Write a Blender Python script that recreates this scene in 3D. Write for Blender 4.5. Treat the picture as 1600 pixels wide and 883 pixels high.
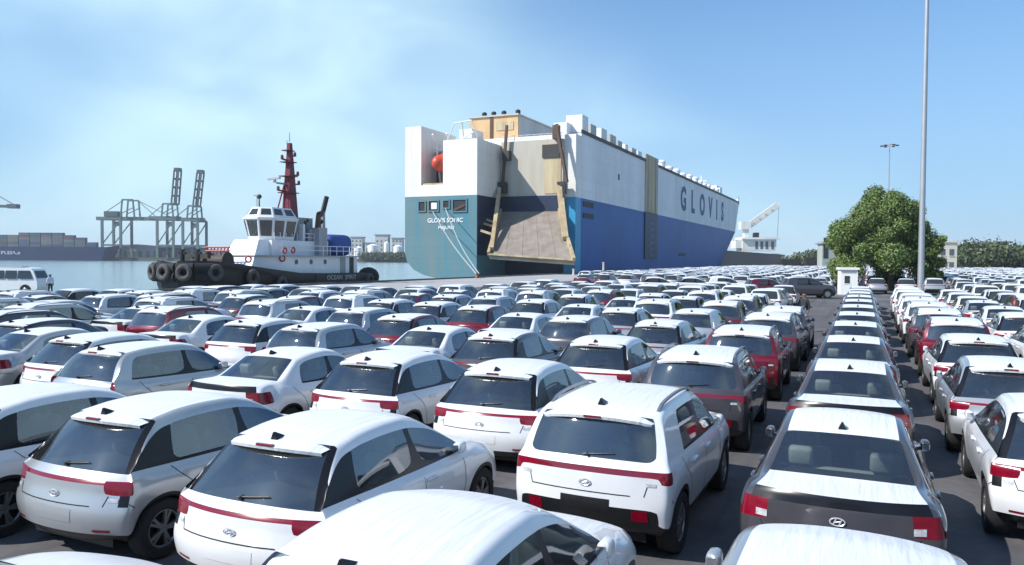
import bpy, bmesh, math, random
import numpy as np
from mathutils import Vector, Matrix
from mathutils.bvhtree import BVHTree
R = math.radians
random.seed(11)
for o in list(bpy.data.objects):
    bpy.data.objects.remove(o)
scene = bpy.context.scene
C = scene.collection

# ------------------------------------------------------------------ camera
FPX, HCAM = 1200.0, 3.15
TH = math.atan(555 / FPX)              # camera looks 24.8 deg left of the parking lanes (+Y)
PITCH = math.atan(37.5 / FPX)
ROLL = R(0.35)
cf = Vector((-math.sin(TH) * math.cos(PITCH), math.cos(TH) * math.cos(PITCH), -math.sin(PITCH)))
cr = Vector((math.cos(TH), math.sin(TH), 0))
cu = cr.cross(cf)
r2 = cr * math.cos(ROLL) + cu * math.sin(ROLL)
u2 = cu * math.cos(ROLL) - cr * math.sin(ROLL)
cam_d = bpy.data.cameras.new('camera')
cam = bpy.data.objects.new('camera', cam_d)
C.objects.link(cam)
m3 = Matrix((r2, u2, -cf)).transposed()
cam.matrix_world = Matrix.Translation((0, 0, HCAM)) @ m3.to_4x4()
cam_d.sensor_width = 36
cam_d.lens = 36 * FPX / 1600
cam_d.clip_start = 0.1
cam_d.clip_end = 20000
scene.camera = cam

# ------------------------------------------------------------------ sky and sun
SUN_EL = R(42)
sun_h = Vector((-0.70, -0.71, 0)).normalized()      # horizontal direction towards the sun
sun_v = Vector((sun_h.x * math.cos(SUN_EL), sun_h.y * math.cos(SUN_EL), math.sin(SUN_EL)))
world = bpy.data.worlds.new('World')
scene.world = world
world.use_nodes = True
nt = world.node_tree
for n in list(nt.nodes):
    nt.nodes.remove(n)
def N(t, kind, **kw):
    n = t.nodes.new(kind)
    for k, v in kw.items():
        setattr(n, k, v)
    return n
out = N(nt, 'ShaderNodeOutputWorld')
bg = N(nt, 'ShaderNodeBackground')
bg.inputs['Strength'].default_value = 0.124
sky = N(nt, 'ShaderNodeTexSky', sky_type='NISHITA')
sky.sun_disc = False
sky.sun_elevation = SUN_EL
sky.sun_rotation = math.atan2(sun_h.x, sun_h.y)
sky.air_density = 1.0
sky.dust_density = 0.35
sky.ozone_density = 4.0
# thin high cloud laid on a flat layer above the place
tc = N(nt, 'ShaderNodeTexCoord')
sep = N(nt, 'ShaderNodeSeparateXYZ')
nt.links.new(tc.outputs['Generated'], sep.inputs[0])
mp = N(nt, 'ShaderNodeMapping')
mp.inputs['Scale'].default_value = (1.0, 1.0, 1.9)
mp.inputs['Location'].default_value = (-3.14, 0.53, -0.78)
nt.links.new(tc.outputs['Generated'], mp.inputs[0])
nz = N(nt, 'ShaderNodeTexNoise'); nz.inputs['Scale'].default_value = 3.6; nz.inputs['Detail'].default_value = 3; nz.inputs['Roughness'].default_value = 0.5; nz.inputs['Distortion'].default_value = 0.5
nt.links.new(mp.outputs[0], nz.inputs['Vector'])
nz2 = N(nt, 'ShaderNodeTexNoise'); nz2.inputs['Scale'].default_value = 1.3; nz2.inputs['Detail'].default_value = 2
nt.links.new(mp.outputs[0], nz2.inputs['Vector'])
mul = N(nt, 'ShaderNodeMath', operation='MULTIPLY')
rmp = N(nt, 'ShaderNodeMapRange'); rmp.inputs['From Min'].default_value = 0.33; rmp.inputs['From Max'].default_value = 0.66; rmp.interpolation_type = 'SMOOTHSTEP'
rmp2 = N(nt, 'ShaderNodeMapRange'); rmp2.inputs['From Min'].default_value = 0.42; rmp2.inputs['From Max'].default_value = 0.70; rmp2.interpolation_type = 'SMOOTHSTEP'
rmp.inputs['To Min'].default_value = 0.5; nt.links.new(nz.outputs['Fac'], rmp.inputs['Value']); nt.links.new(nz2.outputs['Fac'], rmp2.inputs['Value'])
nt.links.new(rmp.outputs[0], mul.inputs[0]); nt.links.new(rmp2.outputs[0], mul.inputs[1])
mulk = N(nt, 'ShaderNodeMath', operation='MULTIPLY'); mulk.inputs[1].default_value = 0.56
nt.links.new(mul.outputs[0], mulk.inputs[0])
cmix = N(nt, 'ShaderNodeMixRGB'); cmix.inputs['Color2'].default_value = (5.4, 7.2, 7.3, 1)
nt.links.new(mulk.outputs[0], cmix.inputs['Fac'])
tint = N(nt, 'ShaderNodeMixRGB', blend_type='MULTIPLY'); tint.inputs['Fac'].default_value = 1.0; tint.inputs['Color2'].default_value = (0.55, 0.80, 0.98, 1)
nt.links.new(sky.outputs[0], tint.inputs['Color1'])
# pale moist air low over the harbour
hz = N(nt, 'ShaderNodeMapRange'); hz.inputs['From Min'].default_value = 0.0; hz.inputs['From Max'].default_value = 0.5; hz.inputs['To Min'].default_value = 0.8; hz.inputs['To Max'].default_value = 0.0; hz.interpolation_type = 'SMOOTHSTEP'
nt.links.new(sep.outputs['Z'], hz.inputs['Value'])
hmix = N(nt, 'ShaderNodeMixRGB'); hmix.inputs['Color2'].default_value = (2.05, 3.35, 4.75, 1)
nt.links.new(hz.outputs[0], hmix.inputs['Fac']); nt.links.new(tint.outputs[0], hmix.inputs['Color1'])
nt.links.new(hmix.outputs[0], cmix.inputs['Color1'])
nt.links.new(cmix.outputs[0], bg.inputs['Color'])
nt.links.new(bg.outputs[0], out.inputs['Surface'])

sun_d = bpy.data.lights.new('sun', 'SUN')
sun_d.energy = 4.3
sun_d.angle = R(0.5)
sun_d.color = (1.0, 0.96, 0.9)
sun = bpy.data.objects.new('sun', sun_d)
C.objects.link(sun)
sun.rotation_euler = (-sun_v).to_track_quat('-Z', 'Y').to_euler()

vs = scene.view_settings
vs.view_transform = 'Standard'
vs.look = 'None'
vs.exposure = 0.54
vs.gamma = 1
vs.use_curve_mapping = False

# ------------------------------------------------------------------ helpers
def und(px, py, D):
    """world point D metres in front of the camera seen at photo pixel px,py (used only to measure positions)"""
    return Vector((0, 0, HCAM)) + (cf + r2 * ((px - 800) / FPX) - u2 * ((py - 441.5) / FPX)) * D

def tag(o, label=None, cat=None, group=None, kind=None):
    if label: o['label'] = label
    if cat: o['category'] = cat
    if group: o['group'] = group
    if kind: o['kind'] = kind
    return o

def empty(name, loc=(0, 0, 0), rz=0.0, label=None, cat=None, group=None):
    o = bpy.data.objects.new(name, None)
    C.objects.link(o)
    o.location = loc
    o.rotation_euler = (0, 0, rz)
    o.empty_display_size = 0.2
    return tag(o, label, cat, group)

class MB:
    def __init__(s):
        s.v = []; s.f = []
    def add(s, vs_, fs):
        b = len(s.v)
        s.v += [tuple(v) for v in vs_]
        s.f += [tuple(b + i for i in f) for f in fs]
        return s
    def box(s, x0, x1, y0, y1, z0, z1):
        return s.add([(x0, y0, z0), (x1, y0, z0), (x1, y1, z0), (x0, y1, z0), (x0, y0, z1), (x1, y0, z1), (x1, y1, z1), (x0, y1, z1)],
                     [(0, 3, 2, 1), (4, 5, 6, 7), (0, 1, 5, 4), (1, 2, 6, 5), (2, 3, 7, 6), (3, 0, 4, 7)])
    def hexa(s, p):
        return s.add(p, [(0, 3, 2, 1), (4, 5, 6, 7), (0, 1, 5, 4), (1, 2, 6, 5), (2, 3, 7, 6), (3, 0, 4, 7)])
    def beam(s, a, b, w, h=None, up=(0, 0, 1)):
        a = Vector(a); b = Vector(b); h = h or w
        d = (b - a).normalized(); u = Vector(up)
        if abs(d.dot(u)) > 0.98: u = Vector((0, 1, 0))
        x = d.cross(u).normalized(); y = x.cross(d)
        P = []
        for c in (a, b):
            for sx, sy in ((-1, -1), (1, -1), (1, 1), (-1, 1)):
                P.append(c + x * (sx * w / 2) + y * (sy * h / 2))
        return s.hexa(P)
    def cyl(s, a, b, r0, r1=None, n=12, cap=True):
        a = Vector(a); b = Vector(b); r1 = r0 if r1 is None else r1
        d = (b - a).normalized(); u = Vector((0, 0, 1)) if abs(d.z) < 0.9 else Vector((1, 0, 0))
        x = d.cross(u).normalized(); y = d.cross(x)
        V = []
        for c, r in ((a, r0), (b, r1)):
            for i in range(n):
                t = 2 * math.pi * i / n
                V.append(c + x * (r * math.cos(t)) + y * (r * math.sin(t)))
        F = [(i, (i + 1) % n, n + (i + 1) % n, n + i) for i in range(n)]
        if cap:
            F += [tuple(range(n - 1, -1, -1)), tuple(range(n, 2 * n))]
        return s.add(V, F)
    def tube(s, pts, r, n=6):
        for a, b in zip(pts[:-1], pts[1:]):
            s.cyl(a, b, r, r, n)
        return s
    def prism(s, poly, z0, z1):
        n = len(poly)
        return s.add([(x, y, z0) for x, y in poly] + [(x, y, z1) for x, y in poly],
                     [tuple(range(n - 1, -1, -1)), tuple(range(n, 2 * n))] + [(i, (i + 1) % n, n + (i + 1) % n, n + i) for i in range(n)])
    def prism_y(s, poly, y0, y1):      # poly in x,z
        n = len(poly)
        return s.add([(x, y0, z) for x, z in poly] + [(x, y1, z) for x, z in poly],
                     [tuple(range(n)), tuple(range(2 * n - 1, n - 1, -1))] + [(i, n + i, n + (i + 1) % n, (i + 1) % n) for i in range(n)])
    def torus(s, c, axis, Rr, r, n=18, m=8, flat=1.0):
        c = Vector(c); d = Vector(axis).normalized(); u = Vector((0, 0, 1)) if abs(d.z) < 0.9 else Vector((1, 0, 0))
        x = d.cross(u).normalized(); y = d.cross(x)
        V = []; F = []
        for i in range(n):
            t = 2 * math.pi * i / n
            e = x * math.cos(t) + y * math.sin(t)
            for j in range(m):
                q = 2 * math.pi * j / m
                V.append(c + e * (Rr + r * math.cos(q)) + d * (r * flat * math.sin(q)))
        for i in range(n):
            for j in range(m):
                F.append((i * m + j, ((i + 1) % n) * m + j, ((i + 1) % n) * m + (j + 1) % m, i * m + (j + 1) % m))
        return s.add(V, F)
    def ball(s, c, rx, ry, rz, n=14, m=9):
        V = []; F = []
        for j in range(m + 1):
            q = math.pi * j / m
            for i in range(n):
                t = 2 * math.pi * i / n
                V.append((c[0] + rx * math.sin(q) * math.cos(t), c[1] + ry * math.sin(q) * math.sin(t), c[2] + rz * math.cos(q)))
        for j in range(m):
            for i in range(n):
                F.append((j * n + i, (j + 1) * n + i, (j + 1) * n + (i + 1) % n, j * n + (i + 1) % n))
        return s.add(V, F)
    def mesh(s, name, mat, smooth=None):
        me = bpy.data.meshes.new(name)
        me.from_pydata(s.v, [], s.f)
        if mat: me.materials.append(mat)
        bm = bmesh.new(); bm.from_mesh(me)
        bmesh.ops.recalc_face_normals(bm, faces=bm.faces)
        bm.to_mesh(me); bm.free()
        if smooth:
            me.shade_smooth()
            me.set_sharp_from_angle(angle=R(smooth))
        return me
    def build(s, name, mat, parent=None, smooth=None):
        return link(name, s.mesh(name, mat, smooth), parent)

def link(name, me, parent=None):
    o = bpy.data.objects.new(name, me)
    C.objects.link(o)
    if parent is not None: o.parent = parent
    return o

def rbox(x0, x1, y0, y1, z0, z1, b, seg=2, name='rb', mat=None):
    bm = bmesh.new()
    bmesh.ops.create_cube(bm, size=1)
    for v in bm.verts:
        v.co = Vector(((x0 + x1) / 2 + v.co.x * (x1 - x0), (y0 + y1) / 2 + v.co.y * (y1 - y0), (z0 + z1) / 2 + v.co.z * (z1 - z0)))
    bmesh.ops.bevel(bm, geom=list(bm.edges), offset=b, segments=seg, profile=0.5, affect='EDGES')
    V = [tuple(v.co) for v in bm.verts]; bm.verts.index_update()
    F = [tuple(v.index for v in f.verts) for f in bm.faces]
    bm.free()
    return V, F

def text_mesh(s, size, mat, depth=0.02, name='lettering', bold=0.012):
    cu_ = bpy.data.curves.new(name, 'FONT')
    cu_.body = s; cu_.size = size; cu_.align_x = 'CENTER'; cu_.align_y = 'CENTER'; cu_.extrude = depth; cu_.resolution_u = 3; cu_.offset = bold * size
    o = bpy.data.objects.new(name, cu_); C.objects.link(o)
    dg = bpy.context.evaluated_depsgraph_get()
    me = bpy.data.meshes.new_from_object(o.evaluated_get(dg))
    bpy.data.objects.remove(o)
    me.materials.clear(); me.materials.append(mat)
    return me

# ------------------------------------------------------------------ materials
def pm(name, col, rough=0.5, metal=0.0, coat=0.0, vary=0.0, vscale=3.0, bump=0.0, bscale=40.0, spec=0.5, col2=None, streak=False, emit=None, detail=5):
    m = bpy.data.materials.new(name)
    m.use_nodes = True
    t = m.node_tree
    b = t.nodes['Principled BSDF']
    b.inputs['Base Color'].default_value = (*col, 1)
    b.inputs['Roughness'].default_value = rough
    b.inputs['Metallic'].default_value = metal
    b.inputs['Coat Weight'].default_value = coat
    b.inputs['Coat Roughness'].default_value = 0.04
    b.inputs['Specular IOR Level'].default_value = spec
    if vary or col2:
        g = N(t, 'ShaderNodeTexCoord'); n = N(t, 'ShaderNodeTexNoise')
        mpp = N(t, 'ShaderNodeMapping')
        if streak: mpp.inputs['Scale'].default_value = (1, 1, 0.12)
        n.inputs['Scale'].default_value = vscale; n.inputs['Detail'].default_value = detail; n.inputs['Roughness'].default_value = 0.6
        t.links.new(g.outputs['Object'], mpp.inputs[0]); t.links.new(mpp.outputs[0], n.inputs['Vector'])
        mr = N(t, 'ShaderNodeMapRange'); mr.inputs['From Min'].default_value = 0.35; mr.inputs['From Max'].default_value = 0.7
        t.links.new(n.outputs['Fac'], mr.inputs['Value'])
        mx = N(t, 'ShaderNodeMixRGB')
        mx.inputs['Color1'].default_value = (*col, 1)
        c2 = col2 or tuple(c * (1 - vary) for c in col)
        mx.inputs['Color2'].default_value = (*c2, 1)
        t.links.new(mr.outputs[0], mx.inputs['Fac']); t.links.new(mx.outputs[0], b.inputs['Base Color'])
    if bump:
        g = N(t, 'ShaderNodeTexCoord'); n = N(t, 'ShaderNodeTexNoise')
        n.inputs['Scale'].default_value = bscale; n.inputs['Detail'].default_value = 3
        t.links.new(g.outputs['Object'], n.inputs['Vector'])
        bp = N(t, 'ShaderNodeBump'); bp.inputs['Strength'].default_value = bump; bp.inputs['Distance'].default_value = 0.02
        t.links.new(n.outputs['Fac'], bp.inputs['Height']); t.links.new(bp.outputs[0], b.inputs['Normal'])
    if emit:
        b.inputs['Emission Color'].default_value = (*emit, 1); b.inputs['Emission Strength'].default_value = 1
    return m

def glass_mat(name, tint, gloss=0.06, dust=0.05):
    m = bpy.data.materials.new(name)
    m.use_nodes = True
    t = m.node_tree
    for n in list(t.nodes): t.nodes.remove(n)
    o = N(t, 'ShaderNodeOutputMaterial'); tr = N(t, 'ShaderNodeBsdfTransparent'); gl = N(t, 'ShaderNodeBsdfGlossy')
    tr.inputs[0].default_value = (*tint, 1); gl.inputs['Roughness'].default_value = 0.03
    gl.inputs['Color'].default_value = (0.95, 0.97, 1, 1)
    fr = N(t, 'ShaderNodeFresnel'); fr.inputs['IOR'].default_value = 1.6
    ad = N(t, 'ShaderNodeMath', operation='ADD'); ad.inputs[1].default_value = gloss
    mx = N(t, 'ShaderNodeMixShader'); md_ = N(t, 'ShaderNodeMixShader'); df = N(t, 'ShaderNodeBsdfDiffuse')
    df.inputs[0].default_value = (.30, .34, .33, 1); md_.inputs[0].default_value = dust
    t.links.new(tr.outputs[0], md_.inputs[1]); t.links.new(df.outputs[0], md_.inputs[2])
    t.links.new(fr.outputs[0], ad.inputs[0]); t.links.new(ad.outputs[0], mx.inputs[0])
    t.links.new(md_.outputs[0], mx.inputs[1]); t.links.new(gl.outputs[0], mx.inputs[2]); t.links.new(mx.outputs[0], o.inputs[0])
    return m

M = {}
M['paint_white'] = pm('white car paint', (0.71, 0.72, 0.735), 0.28, coat=0.8, vary=0.08, vscale=1.2)
M['paint_silver'] = pm('silver car paint', (0.46, 0.48, 0.50), 0.33, metal=0.55, coat=0.8, vary=0.08, vscale=1.5)
M['paint_grey'] = pm('dark grey car paint', (0.075, 0.07, 0.08), 0.3, metal=0.35, coat=0.9, vary=0.15)
M['paint_red'] = pm('dark red car paint', (0.14, 0.006, 0.016), 0.28, metal=0.2, coat=0.9, vary=0.15)
M['paint_blue'] = pm('blue black car paint', (0.018, 0.024, 0.055), 0.25, metal=0.3, coat=0.9, vary=0.15)
M['film'] = pm('white protective film', (0.69, 0.705, 0.72), 0.36, vary=0.05, vscale=2.0)
_t = M['film'].node_tree
_g = N(_t, 'ShaderNodeTexCoord'); _m = N(_t, 'ShaderNodeMapping'); _m.inputs['Scale'].default_value = (9.0, 0.9, 3.0)
_n = N(_t, 'ShaderNodeTexNoise'); _n.inputs['Scale'].default_value = 1.6; _n.inputs['Detail'].default_value = 4
_b = N(_t, 'ShaderNodeBump'); _b.inputs['Strength'].default_value = 0.55; _b.inputs['Distance'].default_value = 0.03
_t.links.new(_g.outputs['Object'], _m.inputs[0]); _t.links.new(_m.outputs[0], _n.inputs['Vector']); _t.links.new(_n.outputs['Fac'], _b.inputs['Height'])
_t.links.new(_b.outputs[0], _t.nodes['Principled BSDF'].inputs['Normal'])
M['glass'] = glass_mat('tinted car glass', (0.55, 0.60, 0.575), 0.11)
M['glass_dark'] = pm('dark glass', (0.034, 0.04, 0.039), 0.08, spec=0.9, vary=0.3, vscale=4)
M['trim'] = pm('black plastic trim', (0.015, 0.015, 0.017), 0.38, vary=0.3, vscale=9)
M['gloss_black'] = pm('gloss black panel', (0.008, 0.008, 0.01), 0.25, spec=0.35)
M['seam'] = pm('panel gap', (0.01, 0.01, 0.011), 0.8)
M['lamp'] = pm('red lamp lens', (0.22, 0.002, 0.016), 0.16, coat=0.35, vary=0.35, vscale=14)
M['lamp_dark'] = pm('deep red lamp lens', (0.16, 0.004, 0.014), 0.12, coat=0.8)
M['lamp_clear'] = pm('clear lamp lens', (0.62, 0.63, 0.65), 0.12, coat=0.8, vary=0.5, vscale=20)
M['tyre'] = pm('tyre rubber', (0.013, 0.013, 0.014), 0.82, vary=0.3, vscale=20)
M['rim'] = pm('alloy wheel', (0.34, 0.35, 0.36), 0.35, metal=0.8)
M['badge'] = pm('silver badge', (0.62, 0.63, 0.65), 0.3, metal=0.3)
M['chrome'] = pm('chrome', (0.75, 0.76, 0.78), 0.12, metal=1.0)
M['cabin'] = pm('dark cabin trim', (0.05, 0.052, 0.052), 0.8, vary=0.3, vscale=12)
M['seat'] = pm('seat fabric under clear cover', (0.16, 0.165, 0.165), 0.5, vary=0.5, vscale=6)
M['seat_cover'] = pm('white plastic seat cover', (0.55, 0.57, 0.58), 0.3, bump=0.4, bscale=9)
# ------------------------------------------------------------------ cars: one cage per body type, subdivided, then split into parts
FR = [0.0, 0.40, 0.70, 0.90, 1.0]

def lerp(a, b, t): return a + (b - a) * t
def sstep(t):
    t = max(0.0, min(1.0, t)); return t * t * (3 - 2 * t)
def interp(tab, x):
    if x <= tab[0][0]: return tab[0][1:]
    for p, q in zip(tab[:-1], tab[1:]):
        if x <= q[0]:
            t = (x - p[0]) / (q[0] - p[0] + 1e-9)
            return tuple(lerp(a, b, t) for a, b in zip(p[1:], q[1:]))
    return tab[-1][1:]

HATCH = dict(kind='hatchback', ra=-1.36, fa=1.22, aR=0.365, wr=0.315, wx=0.775,
    rear=[(-1.88, .28, .70), (-1.99, .38, .83), (-2.02, .54, .867), (-1.985, .67, .868), (-1.95, .77, .862), (-1.938, .868, .858), (-1.915, .902, .85), (-1.835, .975, .80)],
    rdy=.20, c_rg=0, c_gt=4, c_hd=11, c_cowl=16,
    roof=[(-1.835, .975, .80), (-1.75, 1.08, .75), (-1.66, 1.185, .71), (-1.53, 1.32, .655), (-1.36, 1.438, .615), (-1.0, 1.485, .60), (-.5, 1.51, .592), (0, 1.478, .582), (.30, 1.405, .575), (.62, 1.25, .63), (.85, 1.12, .68), (1.05, .985, .73)],
    belt=[(-1.9, .985), (-1.0, .955), (0, .93), (1.1, .925)], beltx=.80,
    bonnet=[(1.05, .985, .73), (1.39, .94, .735), (1.59, .885, .725), (1.83, .80, .70)],
    front=[(1.83, .80, .70), (1.90, .75, .74), (1.935, .70, .76), (1.96, .61, .78), (1.98, .52, .80), (1.985, .42, .80), (1.96, .32, .78), (1.88, .22, .70)],
    fdy=-.24, win_r=(5, 9), win_f=(10, 14), cp_tag='trim', height=1.505, ant=(-1.33, 1.485))
SUV = dict(kind='suv', ra=-1.33, fa=1.17, aR=0.385, wr=0.335, wx=0.775,
    rear=[(-1.87, .32, .72), (-1.965, .42, .84), (-1.99, .60, .868), (-1.975, .74, .87), (-1.965, .86, .868), (-1.96, .925, .866), (-1.945, .985, .86), (-1.89, 1.06, .82)],
    rdy=.13, c_rg=0, c_gt=2, c_hd=11, c_cowl=16,
    roof=[(-1.89, 1.06, .82), (-1.80, 1.27, .765), (-1.70, 1.475, .70), (-1.50, 1.545, .67), (-1.16, 1.575, .655), (-.5, 1.59, .65), (0, 1.575, .648), (.30, 1.525, .645), (.62, 1.37, .68), (.85, 1.22, .70), (1.0, 1.09, .74)],
    belt=[(-1.9, 1.06), (-1.0, 1.03), (0, 1.0), (1.1, .99)], beltx=.815,
    bonnet=[(1.0, 1.09, .74), (1.34, 1.05, .755), (1.54, 1.02, .755), (1.80, .95, .74)],
    front=[(1.80, .95, .74), (1.88, .90, .78), (1.92, .82, .80), (1.95, .72, .82), (1.97, .60, .83), (1.98, .48, .83), (1.96, .36, .80), (1.88, .24, .72)],
    fdy=-.20, win_r=(6, 9), win_f=(10, 14), cp_tag='body', height=1.6, ant=(-1.40, 1.56))
SEDAN = dict(kind='sedan', ra=-1.33, fa=1.32, aR=0.365, wr=0.315, wx=0.775,
    rear=[(-2.08, .30, .70), (-2.175, .40, .82), (-2.20, .56, .855), (-2.18, .68, .86), (-2.165, .78, .86), (-2.155, .87, .855), (-2.15, .97, .84), (-2.13, 1.065, .79)],
    rdy=.20, c_rg=3, c_gt=7, c_hd=11, c_cowl=17,
    trunk=[(-1.70, 1.075, .745), (-1.64, 1.077, .735)],
    roof=[(-1.50, 1.085, .72), (-1.33, 1.185, .675), (-1.16, 1.285, .64), (-1.02, 1.36, .61), (-.93, 1.41, .59), (-.62, 1.452, .585), (-.15, 1.475, .58), (.05, 1.47, .58), (.33, 1.425, .58), (.65, 1.26, .63), (.90, 1.12, .68), (1.16, .985, .73)],
    belt=[(-2.2, 1.0), (-1.0, .97), (0, .935), (1.1, .925)], beltx=.79,
    bonnet=[(1.16, .985, .73), (1.49, .95, .735), (1.69, .90, .73), (2.0, .80, .70)],
    front=[(2.0, .80, .70), (2.08, .75, .74), (2.12, .70, .76), (2.15, .61, .78), (2.17, .52, .80), (2.18, .42, .80), (2.15, .32, .78), (2.07, .22, .70)],
    fdy=-.26, win_r=(7, 9), win_f=(10, 15), cp_tag='body', height=1.475, ant=(-.78, 1.435))

HATCH2 = dict(HATCH, variant=2, rdy=.17, rear=[(-1.84, .28, .70), (-1.93, .38, .82), (-1.955, .54, .845), (-1.93, .67, .848), (-1.90, .78, .845), (-1.885, .88, .84), (-1.86, .96, .83), (-1.80, 1.02, .79)],
    roof=[(-1.80, 1.02, .79), (-1.72, 1.17, .74), (-1.66, 1.28, .70), (-1.53, 1.42, .64), (-1.36, 1.475, .615), (-1.0, 1.51, .60), (-.5, 1.53, .595), (0, 1.515, .592), (.30, 1.46, .59), (.62, 1.29, .635), (.85, 1.13, .68), (1.05, .985, .73)],
    belt=[(-1.9, 1.02), (-1.0, .98), (0, .945), (1.1, .93)], cp_tag='body', win_r=(4, 9))

def cage(S):
    ra, fa, aR, wr = S['ra'], S['fa'], S['aR'], S['wr']
    offs = [-1, -.85, -.47, 0, .47, .85, 1]
    cols = [None] + [ra + o * aR for o in offs] + [-.62, -.15, -.06, .33, .70, .74 if fa > 1.2 else .72] + [fa + o * aR for o in offs]
    yr = S['rear'][0][0]; yf = S['front'][0][0]
    cols += [(fa + aR + yf) / 2 + .03, None]
    nC = len(cols); NR = 8
    rear, front = S['rear'], S['front']
    cc, cg = S['c_cowl'], S['c_rg']
    # strip: list of (y,z,w,dy,dz,segment name of the span that FOLLOWS)
    st = []
    def crown(z): return .03
    for i, (y, z, w) in enumerate(rear[:-1] if cg == 0 else rear):
        st.append([y, z, w, S['rdy'], .012, 'rear%d' % i])
    if cg:
        st[-1][5] = 'trunk'
        st[-1][3] = .22
        for (y, z, w) in S['trunk']:
            st.append([y, z, w, .0, .02, 'trunk'])
    g0 = len(st)
    roof = S['roof']
    for c in range(cg, cc + 1):
        if c == cg: y = roof[0][0]
        elif c == cc: y = roof[-1][0]
        elif c == S['c_gt']: y = cols[c]
        elif c == S['c_hd']: y = .30
        else: y = cols[c]
        if c > S['c_hd'] and c < cc:
            k = (c - S['c_hd']) / (cc - S['c_hd']); y = lerp(.30, roof[-1][0], k)
        z, w = interp(roof, y)
        tgl = 'rwin' if c < S['c_gt'] else ('roof' if c < S['c_hd'] else 'wind')
        k = (y - roof[0][0]) / (roof[-1][0] - roof[0][0])
        dyv = lerp(.16 if cg == 0 else .12, -.14, sstep(k * 1.0))
        dzv = .035
        if c == cc: tgl = 'bonnet'
        st.append([y, z, w, dyv, dzv, tgl])
    for c in range(cc + 1, nC - 1):
        z, w = interp(S['bonnet'], cols[c])
        st.append([cols[c], z, w, -.02, .045, 'bonnet'])
    f0 = len(st)
    for i, (y, z, w) in enumerate(front):
        st.append([y, z, w, S['fdy'], .02, 'front%d' % i])
    nS = len(st)
    V = []; F = []; T = []
    def P(p): V.append(p); return len(V) - 1
    strip = []
    for (y, z, w, dy_, dz_, _) in st:
        row = []
        for f in FR:
            e = f ** 2.4
            row.append(P((w * f, y + dy_ * e, z - dz_ * e)))
        strip.append(row)
    iR = (len(rear) - 1)          # strip index of rear top (== greenhouse base for hatch)
    for i in range(nS - 1):
        for j in range(len(FR) - 1):
            F.append((strip[i][j], strip[i][j + 1], strip[i + 1][j + 1], strip[i + 1][j]))
            T.append(S['ftag'](st[i][5], j))
    # side columns, rows bottom->top
    colv = []
    rear_t = [(p[1] - rear[0][1]) / (rear[-1][1] - rear[0][1]) for p in rear]
    fr = list(reversed(front))
    front_t = [(p[1] - fr[0][1]) / (fr[-1][1] - fr[0][1]) for p in fr]
    rcor = [V[strip[i][-1]] for i in range(NR)]
    fcor = [V[strip[nS - 1 - i][-1]] for i in range(NR)]
    ytop_edge = {}
    for c in range(1, nC - 1):
        if c < cg: ytop_edge[c] = strip[iR + c][-1]
        elif c == cg and cg > 0: ytop_edge[c] = strip[g0][-1]
        elif c == cc: ytop_edge[c] = strip[g0 + cc - cg][-1]
        elif c > cc: ytop_edge[c] = strip[g0 + c - cg][-1]
    prof = S.get('side', [(0, .80), (.12, .842), (.35, .868), (.55, .884), (.72, .888), (.88, .868), (1, S['beltx'])])
    for c in range(nC):
        if c == 0: colv.append([strip[i][-1] for i in range(NR)]); continue
        if c == nC - 1: colv.append([strip[nS - 1 - i][-1] for i in range(NR)]); continue
        y = cols[c]
        s = (y - yr) / (yf - yr)
        if c in ytop_edge:
            tx, ty, tz = V[ytop_edge[c]]
        else:
            tz = interp(S['belt'], y)[0]; tx = S['beltx']; ty = y
        zb = .235
        for a in (ra, fa):
            d = abs(y - a)
            if d <= aR * 1.001:
                zb = max(zb, wr + math.sqrt(max(0, aR * aR - d * d)) * .96 if d < aR * .99 else .25)
        row = []
        for r in range(NR):
            if r == NR - 1 and c in ytop_edge:
                row.append(ytop_edge[c]); continue
            t = lerp(rear_t[r], front_t[r], sstep(s))
            z = zb + (tz - zb) * t
            zn = .235 + (tz - .235) * t
            xm = interp(prof, max(0, (z - .235) / (tz - .235)))[0]
            if r == NR - 1: xm = tx
            k1 = sstep((y - yr) / .42); k2 = sstep((yf + .02 - y) / .5)
            xe = lerp(rcor[r][0], xm, k1); xe = lerp(fcor[r][0], xe, k2)
            for a in (ra, fa):
                if abs(y - a) <= aR * 1.001 and r <= 3: xe += .012
            if c in ytop_edge and r >= NR - 3:
                lim = tx + (.035 if r == NR - 2 else .075)
                xe = min(xe, lim) if c > cc or c < cg else xe
            row.append(P((xe, y, z)))
        colv.append(row)
    for c in range(nC - 1):
        for r in range(NR - 1):
            F.append((colv[c][r], colv[c + 1][r], colv[c + 1][r + 1], colv[c][r + 1]))
            T.append(S['stag'](c, r, nC))
    # inner lip under the sills and round the arches
    low = []
    for c in range(nC):
        x, y, z = V[colv[c][0]]
        low.append(P((x - .11, y, z + .0)))
    for c in range(nC - 1):
        F.append((low[c], low[c + 1], colv[c + 1][0], colv[c][0])); T.append('trim')
    # greenhouse sides
    rowsT = [0, .05, .83, 1.0]
    gh = []
    for c in range(cg, cc + 1):
        bi = colv[c][NR - 1]; ei = strip[g0 + c - cg][-1] if cg else strip[iR + c][-1]
        col = [bi]
        if c == cg or c == cc:
            gh.append([bi] * 4); continue
        b = V[bi]; e = V[ei]
        for t in rowsT[1:-1]:
            bul = .02 * math.sin(math.pi * t)
            col.append(P((lerp(b[0], e[0], t) + bul, lerp(b[1], e[1], t), lerp(b[2], e[2], t))))
        col.append(ei); gh.append(col)
    for k in range(len(gh) - 1):
        c = cg + k
        for r in range(3):
            q = [gh[k][r], gh[k + 1][r], gh[k + 1][r + 1], gh[k][r + 1]]
            u = []
            for i in q:
                if i not in u: u.append(i)
            if len(u) < 3: continue
            F.append(tuple(u)); T.append(S['gtag'](c, r))
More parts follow.
